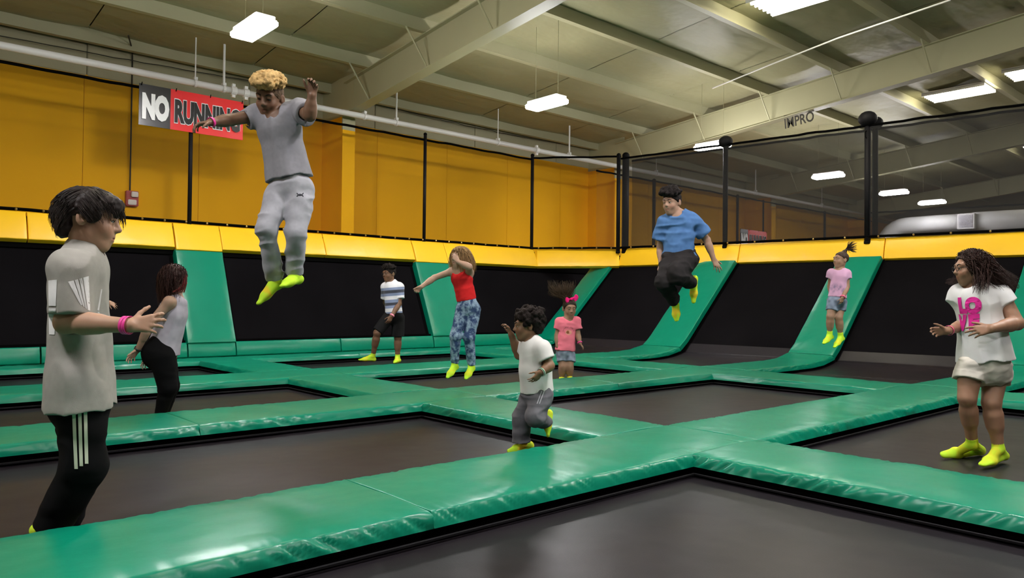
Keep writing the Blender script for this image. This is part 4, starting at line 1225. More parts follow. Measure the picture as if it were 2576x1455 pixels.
for p, d, q in scalp(P.H, 800, 3, .02, .078):
    dn = -P.H.z*.55+P.H.f*(.55 if q[1] > -.2 else -.35)+P.H.x*q[0]*.35; dn = dn-d*(dn@d)*.75; dn = nrm(dn)*(.050+.02*np.random.default_rng(int(abs(q[0])*1e5)).random())*P.hs
    pth.append(bez(p+d*.016, p+d*.026+dn*.35, p+d*.028+dn*.75, p+d*.018+dn, 6))
strandhair(P, pth, .0022, .0006, (.015, .009, .007), 'hair_lock')

# ---- child almost hidden behind the boy in grey: only a hand shows
P = Person(10.6, 'child hidden behind the boy in grey at left, only an open hand showing', 1.05, LIGHTSK, at(205, 921, 10.6)); J = P.J
P.frame(J(205, 760), J(205, 838), V(-.2, 0, -1))
dm = {0: (.13, .10), .4: (.11, .085), .75: (.125, .09), .93: (.085, .06)}; P.torso(P.b, dm)
s1, s2 = J(226, 768), J(184, 768); e1, w1 = J(250, 776, .05), J(274, 760, .02); e2, w2 = J(176, 802), J(178, 832)
P.arm(s1, e1, w1); P.arm(s2, e2, w2); hand(P.b, w1, V(1, -.62, 0), V(-.3, -.3, -1), .15, 1, (6, 10, 8), 12); hand(P.b, w2, V(0, -1, 0), V(1, 0, 0), .15, 1)
P.head(205, 737, 0, (-.2, 0, -1))
h1, k1, a1 = J(197, 842), J(196, 876), J(196, 910); h2, k2, a2 = J(214, 842), J(215, 876), J(215, 910)
P.leg(h1, k1, a1); P.leg(h2, k2, a2)
F1 = (a1, J(196, 918, -.05), J(194, 917, .16)); F2 = (a2, J(215, 918, -.05), J(217, 917, .16)); foot(P.b, *F1, .9); foot(P.b, *F2, .9); P.body()
b = Sdf(P.h); P.torso(b, {.95: (.09, .07), .75: (.14, .105), .4: (.125, .1), .02: (.14, .115)}, cap=True); sleeve(b, s1, J(238, 772), .065, .065); sleeve(b, s2, J(180, 786), .065, .065); collar(P, b)
P.cloth('t_shirt', b, (.10, .11, .14), FOLD(P)); b = Sdf(P.h); P.torso(b, {.2: (.12, .1), 0: (.135, .11)}); pant(b, h1, k1, J(196, 906), (.085, .07, .06)); pant(b, h2, k2, J(215, 906), (.085, .07, .06)); P.cloth('trousers', b, (.03, .03, .04), FOLD(P))
for q, kk in ((F1, k1), (F2, k2)): sock(P.root, *q, kk, .9, P.h)
hairvol(P, (.03, .018, .012), .016)

# ---- woman in black leggings behind him
P = Person(7.0, 'dark-haired woman in grey tank top and black leggings, bending with her arm swung back', 1.06, (.50, .31, .22), at(404, 1068, 7.0)); J = P.J
P.frame(J(444, 750), J(409, 890), V(.86, -.05, -.45))
P.torso(P.b, {0: (.15, .125), .4: (.12, .095), .75: (.135, .10), .93: (.09, .065)})
s1, e1, w1 = J(426, 760, -.14), J(376, 818, -.20), J(347, 880, -.14); s2, e2, w2 = J(454, 768, .13), J(412, 842, .15), J(380, 896, .12)
for s_ in (s1, s2): P.b.cone(P.tp(.9), s_, .065, .052, .05)
P.arm(s1, e1, w1, (.047, .038, .036, .026)); P.arm(s2, e2, w2, (.047, .038, .036, .026))
hand(P.b, w1, V(-.62, -.78, 0), V(.5, -.4, .6), .165, -1, (14, 22, 16), 9); hand(P.b, w2, V(-.6, -.8, 0), V(.5, -.4, .6), .16, -1, (14, 22, 16), 9)
P.head(441, 703, 0, (.86, -.08, -.42))
h1, k1, a1 = J(408, 897, -.085), J(422, 974, -.07), J(402, 1050, -.04); h2, k2, a2 = J(412, 897, .085), J(428, 972, .09), J(412, 1048, .11)
P.leg(h1, k1, a1, (.10, .065, .056, .036)); P.leg(h2, k2, a2, (.10, .065, .056, .036))
F1 = (a1, J(394, 1064, -.04), J(440, 1066, -.12)); F2 = (a2, J(404, 1062, .12), J(452, 1060, .06)); foot(P.b, *F1, 1); foot(P.b, *F2, 1)
P.body(); P.H.eyes(P.root, (.02, .012, .01), 0)
b = Sdf(P.h); P.torso(b, {.90: (.128, .095), .72: (.148, .115), .4: (.142, .115), .03: (.172, .145)}, cap=True)
for s_ in (s1, s2): b.cone(P.tp(.93)+(s_-P.tp(.93))*.55, P.tp(.75)+P.fr*.05+(s_-P.tp(.93))*.4, .045, .06, .03); b.ball(s_+(s_-P.tp(.9))*.45, .085, .02, 's')
collar(P, b, .085, .86); 
P.cloth('tank_top', b, lambda v: np.array((.40, .37, .43))*(1+.10*vnoise(v*30, 3))[:, None], FOLD(P, .010, 9))
b = Sdf(P.h); P.torso(b, {.25: (.13, .11), 0: (.165, .15, -.03)}); b.ball(J(394, 886, -.07), .115, .06); b.ball(J(398, 886, .08), .115, .06)
pant(b, h1, k1, J(403, 1046, -.04), (.118, .082, .05)); pant(b, h2, k2, J(412, 1046, .11), (.116, .08, .05)); P.cloth('leggings', b, (.003, .003, .0035), FOLDH(P, .003, 10))
for q, kk in ((F1, k1), (F2, k2)): sock(P.root, *q, kk, 1, P.h)
P.bracelet(e1, w1, (.03, .03, .025), .96, .034, .022, 'wristwatch')
hairvol(P, (.030, .012, .010), .020, ((0, .082, .07), (0, -.9, .42)), [((0, -.075, -.04), (.07, .04, .08), .03)])
pth = []; rg = np.random.default_rng(4)
for p, d, q in scalp(P.H, 700, 7, .01, .05):
    e = J(404+40*rg.random(), 745+32*rg.random(), -.08+.2*rg.random())+P.H.x*q[0]*.06
    pth.append(bez(p+d*(.018+.012*rg.random()), p+d*.062-_U*.02, e+_U*.10-P.H.f*.03+d*.02, e, 8))
strandhair(P, pth, .0032, .0008, (.036, .014, .012), 'hair_lock', .45)
pth = [bez(P.H.p(.07, .05-.01*i/6, .06), P.H.p(.098, .055, .0), P.H.p(.10, .05, -.06), P.H.p(.09, .045-.004*i, -.12), 7)+rg.normal(size=3)*.006 for i in range(26)]
strandhair(P, pth, .005, .0015, (.16, .022, .022), 'dyed_lock', .3)

# ---- jumping boy in light grey
P = Person(5.0, 'boy with bleached curly hair in light grey jumping high, arms spread', 1.08, (.235, .125, .075), at(722, 768, 5.0)); J = P.J
P.frame(J(699, 288), J(729, 462), V(-.42, -.05, .9))
P.torso(P.b, {0: (.125, .095), .4: (.11, .085), .75: (.13, .095), .93: (.085, .06)})
s1, e1, w1 = J(643, 291, .02), J(580, 302, -.10), J(530, 308, -.24); s2, e2, w2 = J(752, 276, .02), J(779, 290, -.22), J(785, 241, -.26)
for s_ in (s1, s2): P.b.cone(P.tp(.9), s_, .06, .05, .05)
P.arm(s1, e1, w1, (.045, .038, .037, .025)); P.arm(s2, e2, w2, (.045, .040, .038, .027))
hand(P.b, w1, V(-.9, -.30, .30), V(-.25, -1, .1), .155, -1, (20, 30, 22), 7, .75, .3); hand(P.b, w2, V(.08, 1, .25), V(-.2, -.2, 1), .15, 1, (35, 55, 30), 5, .5)
P.head(678, 247, -.02, (-.36, -.40, .84), (.12, 1, 0))
h1, k1, a1 = J(704, 480, .0), J(669, 580, -.14), J(694, 704, .04); h2, k2, a2 = J(757, 480, .0), J(744, 586, -.10), J(740, 693, .02)
P.leg(h1, k1, a1, (.07, .05, .045, .03)); P.leg(h2, k2, a2, (.07, .05, .045, .03))
F1 = (J(694, 706, .04), J(705, 722, .06), J(655, 763, -.04)); F2 = (J(741, 697, .02), J(752, 711, .06), J(713, 722, -.13)); foot(P.b, *F1, .95); foot(P.b, *F2, .95)
P.body(); P.H.eyes(P.root, (.02, .012, .008), .7, True)
b = Sdf(P.h); P.torso(b, {.955: (.095, .07), .78: (.143, .108), .45: (.131, .105), .07: (.156, .128)}, cap=True)
for s_ in (s1, s2): b.cone(P.tp(.9), s_, .07, .066, .05)
se1, se2 = J(617, 303, -.03), J(770, 287, -.13); sleeve(b, s1, se1, .066, .068, .03); sleeve(b, s2, se2, .068, .07, .03); b.cone(P.tp(.97)+P.fr*.062, P.tp(1.2)+P.fr*.02, .052, .075, .012, 's'); hollow(b, s1, se1, .05, .058); hollow(b, s2, se2, .05, .06)

P.cloth('t_shirt', b, lambda v: np.array((.235, .23, .255))*(1+.06*vnoise(v*70, 3))[:, None], FOLD(P, .009, 10))
b = Sdf(P.h); P.torso(b, {.22: (.112, .092), .0: (.134, .114)}); pant(b, h1, k1, J(693, 702, .04), (.086, .066, .052)); pant(b, h2, k2, J(740, 688, .02), (.090, .068, .050))
for a_, k_ in ((J(693, 702, .04), k1), (J(740, 688, .02), k2)): d = nrm(k_-a_); b.cone(a_+d*.07, a_, .046, .048, .006, cap=True)
b = P.cloth('sweatpants', b, lambda v: np.array((.38, .38, .42))*(1+.06*vnoise(v*70, 3))[:, None], FOLDH(P, .010, 9))
mb = MB()
for sg in (1, -1):
    pts = np.array([J(755+8.2*t, 490.5-sg*(-1.4+5.8*t*t), -.3) for t in np.linspace(-1, 1, 9)]); pr, _ = b.project(pts, None, .6); mb.tube(list(pr-_F*.001), .0036, 6)
cmb('emblem', mb, M['cloth'], P.root, (.05, .05, .06), label='small dark emblem of two crossing arcs')
for q, kk in ((F1, k1), (F2, k2)): sock(P.root, *q, kk, .97, P.h, blend=.75 if q is F1 else .1)
P.bracelet(e1, w1, PINK, .97, .031, .016)
hairvol(P, (.10, .065, .04), .004, ((0, .086, .062), (0, -.68, .73)), nz=(.002, 60), m='curl')
hairvol(P, (.52, .34, .14), .002, ((0, .06, .075), (0, -.2, .98)), [((0, .008, .105), (.086, .104, .046), .01)], nz=(.006, 30), curls=520, curlr=.0115, curlbox=(0, .010, .105, .090, .108, .052, lambda y: .072), seed=3, m='curl')

# ---- boy in the striped shirt
P = Person(13.3, 'boy in glasses and blue striped T-shirt stepping across a far trampoline', 1.2, (.24, .125, .075), at(965, 913, 13.3)); J = P.J
P.frame(J(985, 712), J(991, 792), V(-.7, 0, .68))
P.torso(P.b, {0: (.14, .11), .4: (.125, .10), .75: (.145, .10), .93: (.09, .065)})
s1, e1, w1 = J(1005, 723, -.02), J(1004, 765, -.08), J(985, 796, -.22); s2, e2, w2 = J(969, 722, .06), J(970, 762, .2), J(986, 790, .26)
P.arm(s1, e1, w1, (.055, .045, .045, .032)); P.arm(s2, e2, w2, (.055, .045, .045, .032)); hand(P.b, w1, V(-.45, -.9, .1), V(-.4, 0, -1), .18, 1, (15, 20, 15)); hand(P.b, w2, V(-.3, -.9, 0), V(-.4, 0, 1), .18, -1)
for s_ in (s1, s2): P.b.cone(P.tp(.9), s_, .075, .06, .05)
P.head(979, 690, 0, (-.75, -.05, .62), nr=.042)
h1, k1, a1 = J(977, 800, 0), J(949, 838, -.12), J(938, 896, -.0); h2, k2, a2 = J(1002, 800, .06), J(1001, 850, .06), J(1000, 900, .08)
P.leg(h1, k1, a1, (.10, .068, .062, .04)); P.leg(h2, k2, a2, (.10, .068, .062, .04))
F1 = (a1, J(940, 908, .02), J(905, 907, -.12)); F2 = (a2, J(1004, 911, .1), J(993, 914, -.1)); foot(P.b, *F1, 1.1); foot(P.b, *F2, 1.1)
P.body(); P.H.eyes(P.root, (.015, .01, .008), 0, glasses=(.01, .01, .012))
b = Sdf(P.h); P.torso(b, {.955: (.11, .08), .78: (.165, .125), .4: (.158, .13), .04: (.168, .145)}, cap=True)
for s_ in (s1, s2): b.cone(P.tp(.9), s_, .085, .075, .05)
sleeve(b, s1, J(1007, 752, -.06), .078, .078, .03); sleeve(b, s2, J(969, 750, .14), .075, .075, .03); collar(P, b, .066)
BD = [(345, (.72, .72, .76)), (385, (.72, .72, .76)), (418, (.22, .27, .42)), (457, (.05, .055, .075)), (494, (.22, .27, .42)), (541, (.72, .72, .76)), (582, (.22, .27, .42)), (617, (.05, .055, .075)), (655, (.22, .27, .42)), (702, (.72, .72, .76)), (900, (.22, .27, .42))]
tv = lambda y: ((1-(y-320)/420)+.3)/1.6
bands = [(0.0, BD[-1][1])]+[(tv(BD[i][0]), BD[i][1]) for i in range(len(BD)-2, -1, -1)]
M['striped'] = bandmat('blue_white_striped_jersey', bands)
def stripes(v):
    t = ((v-P.pel)@P.up)/np.linalg.norm(P.neck-P.pel); return np.repeat(((t+.3)/1.6)[:, None], 3, 1)
P.cloth('t_shirt', b, stripes, FOLD(P, .006, 8), m='striped')
b = Sdf(P.h); P.torso(b, {.2: (.14, .12), 0: (.155, .13)}); b.cone(h1, J(950, 835, -.11), .11, .10, .05, cap=True); b.cone(h2, J(1001, 846, .06), .11, .112, .05, cap=True); P.cloth('shorts', b, (.012, .012, .013), FOLD(P, .006, 9))
for q, kk in ((F1, k1), (F2, k2)): sock(P.root, *q, kk, 1.15, P.h)
P.bracelet(e1, w1, (.75, .25, .35), .95, .042, .03)
hairvol(P, (.012, .009, .008), .006, extra=[((0, 0, .10), (.082, .095, .05), .02)], nz=(.006, 40), curls=70, curlr=.016, curlbox=(0, 0, .10, .084, .098, .05, lambda y: .075), m='curl')

# ---- girl in the red top
P = Person(8.3, 'girl in red strappy top and mottled jeans jumping, forearm across her face', 1.02, (.58, .36, .26), at(1160, 952, 8.3)); J = P.J
P.frame(J(1157, 674), J(1177, 772), V(-.55, 0, .84))
P.torso(P.b, {0: (.115, .09), .35: (.098, .078), .75: (.115, .082), .93: (.085, .06)})
s1, e1, w1 = J(1137, 683, .02), J(1093, 699, .02), J(1060, 722, -.08); s2, e2, w2 = J(1181, 686, -.02), J(1180, 672, -.24), J(1152, 659, -.24)
for s_ in (s1, s2): P.b.cone(P.tp(.9), s_, .055, .045, .05)
P.arm(s1, e1, w1, (.040, .033, .032, .023)); P.arm(s2, e2, w2, (.040, .036, .034, .025)); hand(P.b, w1, V(-.75, -.6, .1), V(0, -.6, .8), .145, -1, (50, 70, 40), 3, .4); hand(P.b, w2, V(-.6, .8, .0), V(-.2, 0, -1), .14, 1, (30, 45, 30), 4, .4)
P.head(1157, 649, 0, (-.72, -.02, .62))
h1, k1, a1 = J(1164, 780, 0), J(1146, 846, -.05), J(1144, 916, .02); h2, k2, a2 = J(1191, 780, 0), J(1181, 849, -.05), J(1186, 920, .03)
P.leg(h1, k1, a1, (.066, .046, .036, .026)); P.leg(h2, k2, a2, (.066, .046, .036, .026))
F1 = (J(1144, 920, .02), J(1147, 928, .05), J(1127, 950, -.07)); F2 = (J(1186, 923, .03), J(1188, 932, .06), J(1173, 953, -.08)); foot(P.b, *F1, .92); foot(P.b, *F2, .92); P.body(); P.H.eyes(P.root, (.10, .06, .03), .2)
b = Sdf(P.h); P.torso(b, {.86: (.112, .082), .75: (.124, .094), .4: (.108, .09), .16: (.116, .1)}, cap=True)
for s_ in (s1, s2): b.ball(s_+(s_-P.tp(.9))*.30, .062, .015, 's')
collar(P, b, .095, .82)
for sg in (-1, 1): b.cone(P.tp(.82, sg*.06, .07), P.tp(.97, sg*.055, .02), .012, .012, .008); b.cone(P.tp(.97, sg*.055, .02), P.tp(.85, sg*.06, -.07), .012, .012, .008)
P.cloth('camisole', b, lambda v: np.array((.62, .022, .024))*(1+.08*vnoise(v*50, 2))[:, None], FOLDH(P, .004, 11))
b = Sdf(P.h); P.torso(b, {.16: (.112, .095), -.02: (.126, .105)}); pant(b, h1, k1, J(1144, 914, .02), (.078, .060, .047)); pant(b, h2, k2, J(1186, 917, .03), (.080, .062, .047))
def denim(v):
    n = vnoise(v*np.array((34, 34, 22)), 5)*.6+vnoise(v*85, 6)*.5; t = np.clip(n*1.5+.42, 0, 1)[:, None]
    return np.array((.035, .06, .14))*(1-t)+np.array((.26, .36, .47))*t
P.cloth('jeans', b, denim, FOLDH(P, .005, 11))
for q, kk in ((F1, k1), (F2, k2)): sock(P.root, *q, kk, .95, P.h, blend=.4)
hairvol(P, (.26, .155, .07), .018, ((0, .080, .075), (0, -.88, .47)), [((0, -.07, -.03), (.088, .06, .09), .03), ((.075, -.01, -.02), (.026, .05, .08), .02), ((-.075, -.01, -.02), (.026, .05, .08), .02)])
pth = []; rg = np.random.default_rng(6)
for p, d, q in scalp(P.H, 700, 9, .0, .065):
    e = p*np.array((1, 1, 0))+np.array((0, 0, J(1160, 682)[2]))+d*.03+_R*.02+rg.normal(size=3)*.012
    pth.append(bez(p+d*.012, p+d*.05, e+_U*.07+d*.03, e-_U*.02*rg.random(), 8))
strandhair(P, pth, .0032, .0009, (.30, .18, .08), 'hair_lock', .4)

# ---- little boy in the white T-shirt
P = Person(5.54, 'little curly-haired boy in white T-shirt and grey sweatpants running left', .93, (.30, .16, .09), G(1310, 1132)); J = P.J
P.frame(J(1338, 860), J(1350, 985), V(-.97, -.05, .18))
P.torso(P.b, {0: (.11, .10), .4: (.105, .095), .75: (.11, .09), .93: (.075, .055)})
s1, e1, w1 = J(1365, 880, -.10), J(1383, 921, -.14), J(1361, 937, -.20); s2, e2, w2 = J(1320, 876, .11), J(1306, 893, .11), J(1286, 842, .06)
for s_ in (s1, s2): P.b.cone(P.tp(.9), s_, .05, .045, .04)
P.arm(s1, e1, w1, (.040, .034, .033, .024)); P.arm(s2, e2, w2, (.040, .036, .034, .024)); hand(P.b, w1, V(-.65, -.75, .1), V(-.5, .2, -.8), .125, 1, (12, 25, 20), 10, .7); hand(P.b, w2, V(-.38, .9, 0), V(-.85, -.3, .2), .125, 1, (22, 40, 28), 6, .5)
P.head(1325, 821, 0, (-.97, -.10, .16))
h1, k1, a1 = J(1362, 1000, -.06), J(1346, 1050, -.13), J(1377, 1066, .04); h2, k2, a2 = J(1338, 1000, .06), J(1312, 1056, .05), J(1315, 1116, .05)
P.leg(h1, k1, a1, (.062, .046, .044, .03)); P.leg(h2, k2, a2, (.062, .046, .044, .03))
F1 = (J(1377, 1064, .04), J(1387, 1042, .06), J(1381, 1094, .0)); F2 = (a2, G(1330, 1125), G(1281, 1138)); foot(P.b, *F1, .8); foot(P.b, *F2, .8); P.body(); P.H.eyes(P.root, (.012, .008, .006), .1)
b = Sdf(P.h); P.torso(b, {.955: (.085, .062), .78: (.122, .108, -.012), .4: (.125, .120, -.004), -.01: (.132, .124, -.002)}, cap=True)
for s_ in (s1, s2): b.cone(P.tp(.9), s_, .062, .06, .04)
se1 = J(1376, 905, -.125); sleeve(b, s1, se1, .062, .064, .03); sleeve(b, s2, J(1312, 889, .11), .06, .06, .03); collar(P, b, .064, .92); hollow(b, s1, se1, .047, .055)

P.cloth('t_shirt', b, (.68, .67, .65), FOLD(P, .006, 10))
b = Sdf(P.h); P.torso(b, {.15: (.108, .10), -.02: (.12, .112)}); pant(b, h1, k1, J(1372, 1062, .03), (.086, .068, .052)); pant(b, h2, k2, J(1312, 1112, .05), (.084, .070, .064))
b = P.cloth('sweatpants', b, lambda v: np.array((.135, .132, .150))*(1+.08*vnoise(v*80, 3))[:, None], FOLDH(P, .008, 12))
for du in (0, 6): 
    pts = np.array([J(1363+du-12*t, 984+32*t, -.3) for t in np.linspace(0, 1, 14)]); v, f = ribbon(b, pts, _R, .007, None, .003); cpart('side_stripe', v, f, M['cloth'], P.root, (.45, .45, .50), label='pale stripe at the hip')
for q, kk in ((F1, k1), (F2, k2)): sock(P.root, *q, kk, .84, P.h, blend=.9)
P.bracelet(e1, w1, (.70, .72, .70), .95, .030, .016, 'wristwatch'); P.bracelet(e1, w1, (.03, .16, .05), .955, .0305, .009, 'watch_face')
hairvol(P, (.012, .008, .007), .012, ((0, .075, .070), (0, -.62, .78)), [((0, -.035, .075), (.096, .105, .075), .03), ((0, -.085, .0), (.075, .055, .075), .03)], nz=(.007, 32), curls=260, curlr=.018, curlbox=(0, -.035, .062, .098, .108, .088, lambda y: .05 if y > .02 else -.01+.0*y), seed=5, m='curl')

# ---- girl in pink
P = Person(10.2, 'small girl in pink T-shirt with bright pink hair bow, hair flying up', 1.12, (.40, .23, .15), at(1424, 962, 10.2)); J = P.J
P.frame(J(1429, 803), J(1421, 884), V(.28, -.05, .95))
P.torso(P.b, {0: (.115, .09), .4: (.105, .085), .75: (.115, .085), .93: (.075, .055)})
s1, e1, w1 = J(1408, 809, 0), J(1401, 845, 0), J(1402, 872, -.05); s2, e2, w2 = J(1450, 809, 0), J(1454, 843, 0), J(1459, 864, -.06)
for s_ in (s1, s2): P.b.cone(P.tp(.9), s_, .055, .045, .04)
P.arm(s1, e1, w1, (.04, .034, .033, .024)); P.arm(s2, e2, w2, (.04, .034, .033, .024)); hand(P.b, w1, V(.1, -1, 0), V(1, 0, -.2), .12, 1); hand(P.b, w2, V(.6, -.8, 0), V(-.7, -.5, -.2), .12, -1)
P.head(1433, 777, 0, (.28, -.2, .93))
h1, k1, a1 = J(1412, 893, 0), J(1415, 922, -.04), J(1413, 952, 0); h2, k2, a2 = J(1434, 893, 0), J(1433, 922, -.04), J(1433, 950, 0)
P.leg(h1, k1, a1, (.068, .05, .047, .033)); P.leg(h2, k2, a2, (.068, .05, .047, .033))
F1 = (a1, J(1412, 959, .05), J(1414, 962, -.13)); F2 = (a2, J(1433, 958, .05), J(1436, 961, -.13)); foot(P.b, *F1, .85); foot(P.b, *F2, .85); P.body(); P.H.eyes(P.root, (.02, .012, .01), .3)
b = Sdf(P.h); P.torso(b, {.955: (.085, .062), .78: (.124, .092), .4: (.122, .096), .03: (.137, .115)}, cap=True)
for s_ in (s1, s2): b.cone(P.tp(.9), s_, .062, .058, .04)
sleeve(b, s1, J(1404, 828, 0), .060, .062, .03); sleeve(b, s2, J(1454, 828, 0), .060, .062, .03); collar(P, b, .066, .9)
def pinktee(v):
    c = np.tile(np.array((.80, .19, .26)), (len(v), 1)); L = v-P.tp(.60); x, y = -(L@P.lat), L@P.up; fr = L@P.fr > .02
    c[fr & ((x/.045)**2+(y/.035)**2 < 1)] = (.75, .33, .25); c[fr & (((x+.012)/.022)**2+((y)/.022)**2 < 1)] = (.28, .10, .05)
    r = np.sqrt(x*x+y*y); c[fr & (np.abs(r-.075) < .008) & (y > .01) & (np.sin(np.arctan2(y, x)*26) > 0)] = (.42, .10, .12)
    return c
P.cloth('t_shirt', b, pinktee, FOLDH(P, .006, 10))
b = Sdf(P.h); P.torso(b, {.1: (.108, .095), -.02: (.122, .105)}); b.cone(h1, J(1414, 911, -.03), .072, .074, .03, cap=True); b.cone(h2, J(1434, 911, -.03), .072, .074, .03, cap=True)
P.cloth('denim_shorts', b, lambda v: np.array((.20, .24, .31))*(1+.5*vnoise(v*30, 3))[:, None], FOLD(P, .004, 11))
for q, kk in ((F1, k1), (F2, k2)): sock(P.root, *q, kk, .88, P.h)
P.bracelet(e2, w2, PINK, .93, .032, .016)
hairvol(P, (.022, .013, .009), .010, ((0, .080, .072), (0, -.72, .69)))
pth = []; rg = np.random.default_rng(8)
for p, d, q in scalp(P.H, 420, 12, .05, .06):
    e = J(1376+72*rg.random(), 704+34*rg.random(), -.1+.22*rg.random())
    pth.append(bez(p+d*.004, J(1424+6*rg.normal(), 746, 0), e-_U*.09+_R*.03*rg.normal(), e, 9))
strandhair(P, pth, .0030, .0008, (.060, .038, .022), 'flying_lock', .4)
b = Sdf(.006); c0 = P.H.p(.0, .045, .125); X = V(1, .22, 0)
for sg in (-1, 1): b.cone(c0+X*sg*.012, c0+X*sg*.058+_U*.008, .011, .031, .008, flat=(P.H.f, 1.8)); b.cone(c0+X*sg*.055-_U*.02, c0+X*sg*.068+_U*.03, .020, .017, .012, flat=(P.H.f, 1.6)); 
b.ball(c0, .019, .01); b.folds.append((.008, (30, 30, 30), np.eye(3), 2)); P.cloth('hair_bow', b, (.85, .02, .20), label='bright pink ribbon bow')

# ---- boy in blue
P = Person(7.8, 'dark-haired boy in blue T-shirt and black trousers jumping with bent knees', 1.08, (.50, .30, .21), at(1710, 806, 7.8)); J = P.J
P.frame(J(1709, 541), J(1708, 640), V(-.42, -.08, .9))
P.torso(P.b, {0: (.14, .11), .4: (.12, .095), .75: (.14, .10), .93: (.09, .065)})
s1, e1, w1 = J(1673, 561, .07), J(1661, 622, .14), J(1663, 666, .08); s2, e2, w2 = J(1741, 555, -.02), J(1778, 604, .0), J(1795, 652, -.02)
for s_ in (s1, s2): P.b.cone(P.tp(.9), s_, .065, .055, .05)
P.arm(s1, e1, w1, (.046, .038, .037, .026)); P.arm(s2, e2, w2, (.046, .038, .037, .026)); hand(P.b, w1, V(-.25, -1, .1), V(.6, 0, .5), .155, 1); hand(P.b, w2, V(.42, -.9, 0), V(-.5, -.2, -.8), .165, -1, (8, 14, 12), 12, .8)
P.head(1690, 511, 0, (-.52, -.14, .83))
h1, k1, a1 = J(1690, 654, 0), J(1671, 708, -.20), J(1696, 762, .06); h2, k2, a2 = J(1728, 652, 0), J(1703, 690, -.30), J(1739, 714, .02)
P.leg(h1, k1, a1, (.085, .06, .055, .035)); P.leg(h2, k2, a2, (.085, .06, .055, .035))
F1 = (J(1699, 767, .06), J(1700, 770, .11), J(1702, 805, .02)); F2 = (J(1743, 714, .03), J(1750, 703, .07), J(1746, 759, .03)); foot(P.b, *F1, 1); foot(P.b, *F2, 1); P.body(); P.H.eyes(P.root, (.012, .008, .006), .1)
b = Sdf(P.h); P.torso(b, {.955: (.10, .072), .78: (.152, .108), .4: (.162, .122), -.03: (.178, .14)}, cap=True)
for s_ in (s1, s2): b.cone(P.tp(.9), s_, .08, .075, .05)
se2 = J(1772, 591, .0); sleeve(b, s1, J(1664, 602, .12), .085, .09, .04); sleeve(b, s2, se2, .076, .080, .03); b.cone(P.tp(1.0)+P.fr*.05, P.tp(1.25)+P.fr*.02, .055, .075, .012, 's'); hollow(b, s2, se2, .048, .058)

P.cloth('t_shirt', b, lambda v: np.array((.075, .165, .36))*(1+.12*vnoise(v*40, 3))[:, None], FOLDH(P, .011, 8))
b = Sdf(P.h); P.torso(b, {.15: (.14, .12), -.02: (.16, .135)}); pant(b, h1, k1, J(1695, 756, .05), (.112, .092, .070)); pant(b, h2, k2, J(1735, 712, .0), (.115, .094, .072)); P.cloth('trousers', b, (.020, .018, .019), FOLDH(P, .012, 9))
for q, kk in ((F1, k1), (F2, k2)): sock(P.root, *q, kk, 1.0, P.h, blend=.8)
hairvol(P, (.012, .009, .009), .008, ((0, .082, .068), (0, -.66, .75)), [((0, .015, .108), (.084, .098, .046), .02), ((-.02, .07, .105), (.05, .04, .035), .02)], nz=(.007, 36), curls=120, curlr=.017, curlbox=(0, .015, .105, .086, .10, .05, lambda y: .078), seed=9, m='curl')

# ---- girl in lilac by the sloping wall
P = Person(9.5, 'small girl in lilac T-shirt and denim shorts with a top ponytail, in mid jump', .92, (.44, .26, .17), at(2098, 874, 9.5)); J = P.J
P.frame(J(2113, 680), J(2105, 752), V(-.7, 0, .68))
P.torso(P.b, {0: (.11, .085), .4: (.10, .08), .75: (.105, .078), .93: (.07, .05)})
s1, e1, w1 = J(2130, 689, -.03), J(2131, 722, -.06), J(2120, 749, -.14); s2, e2, w2 = J(2092, 687, .05), J(2088, 720, .13), J(2092, 745, .12)
for s_ in (s1, s2): P.b.cone(P.tp(.9), s_, .048, .042, .04)
P.arm(s1, e1, w1, (.036, .031, .03, .022)); P.arm(s2, e2, w2, (.036, .031, .03, .022)); hand(P.b, w1, V(-.25, -.95, .1), V(-.5, 0, -.8), .115, 1); hand(P.b, w2, V(-.2, -1, 0), V(-.4, 0, .8), .115, -1)
P.head(2115, 655, 0, (-.78, .04, .58))
h1, k1, a1 = J(2095, 760, 0), J(2089, 797, -.04), J(2087, 844, .02); h2, k2, a2 = J(2117, 761, .02), J(2110, 799, -.02), J(2115, 848, .03)
P.leg(h1, k1, a1, (.062, .046, .043, .028)); P.leg(h2, k2, a2, (.062, .046, .043, .028))
F1 = (a1, J(2091, 852, .05), J(2073, 865, -.07)); F2 = (a2, J(2119, 856, .05), J(2100, 874, -.08)); foot(P.b, *F1, .85); foot(P.b, *F2, .85); P.body(); P.H.eyes(P.root, (.03, .018, .012), 0)
b = Sdf(P.h); P.torso(b, {.955: (.08, .058), .78: (.112, .085), .4: (.108, .088), .05: (.122, .102)}, cap=True)
for s_ in (s1, s2): b.cone(P.tp(.9), s_, .055, .052, .04)
sleeve(b, s1, J(2132, 702, -.04), .054, .057, .03); sleeve(b, s2, J(2089, 700, .07), .054, .057, .03); collar(P, b, .070, .9)
def lil(v):
    t = ((v-P.pel)@P.up)/np.linalg.norm(P.neck-P.pel); n = vnoise(v*26, 3)+.5*vnoise(v*60, 4)
    c = np.tile(np.array((.62, .36, .53)), (len(v), 1)); k = np.clip(np.exp(-((t-.35)/.13)**2)*(n*.9+.55), 0, .85)[:, None]; k = k*(((v-P.pel)@P.fr) > 0)[:, None]
    return c*(1-k)+np.array((.11, .13, .22))*k
P.cloth('t_shirt', b, lil, FOLD(P, .005, 11))
b = Sdf(P.h); P.torso(b, {.12: (.104, .09), -.02: (.115, .10)}); b.cone(h1, J(2092, 781, -.02), .066, .070, .03, cap=True); b.cone(h2, J(2114, 782, .01), .066, .070, .03, cap=True)
P.cloth('denim_shorts', b, lambda v: np.array((.19, .23, .31))*(1+.55*vnoise(v*26, 3))[:, None], FOLD(P, .004, 11))
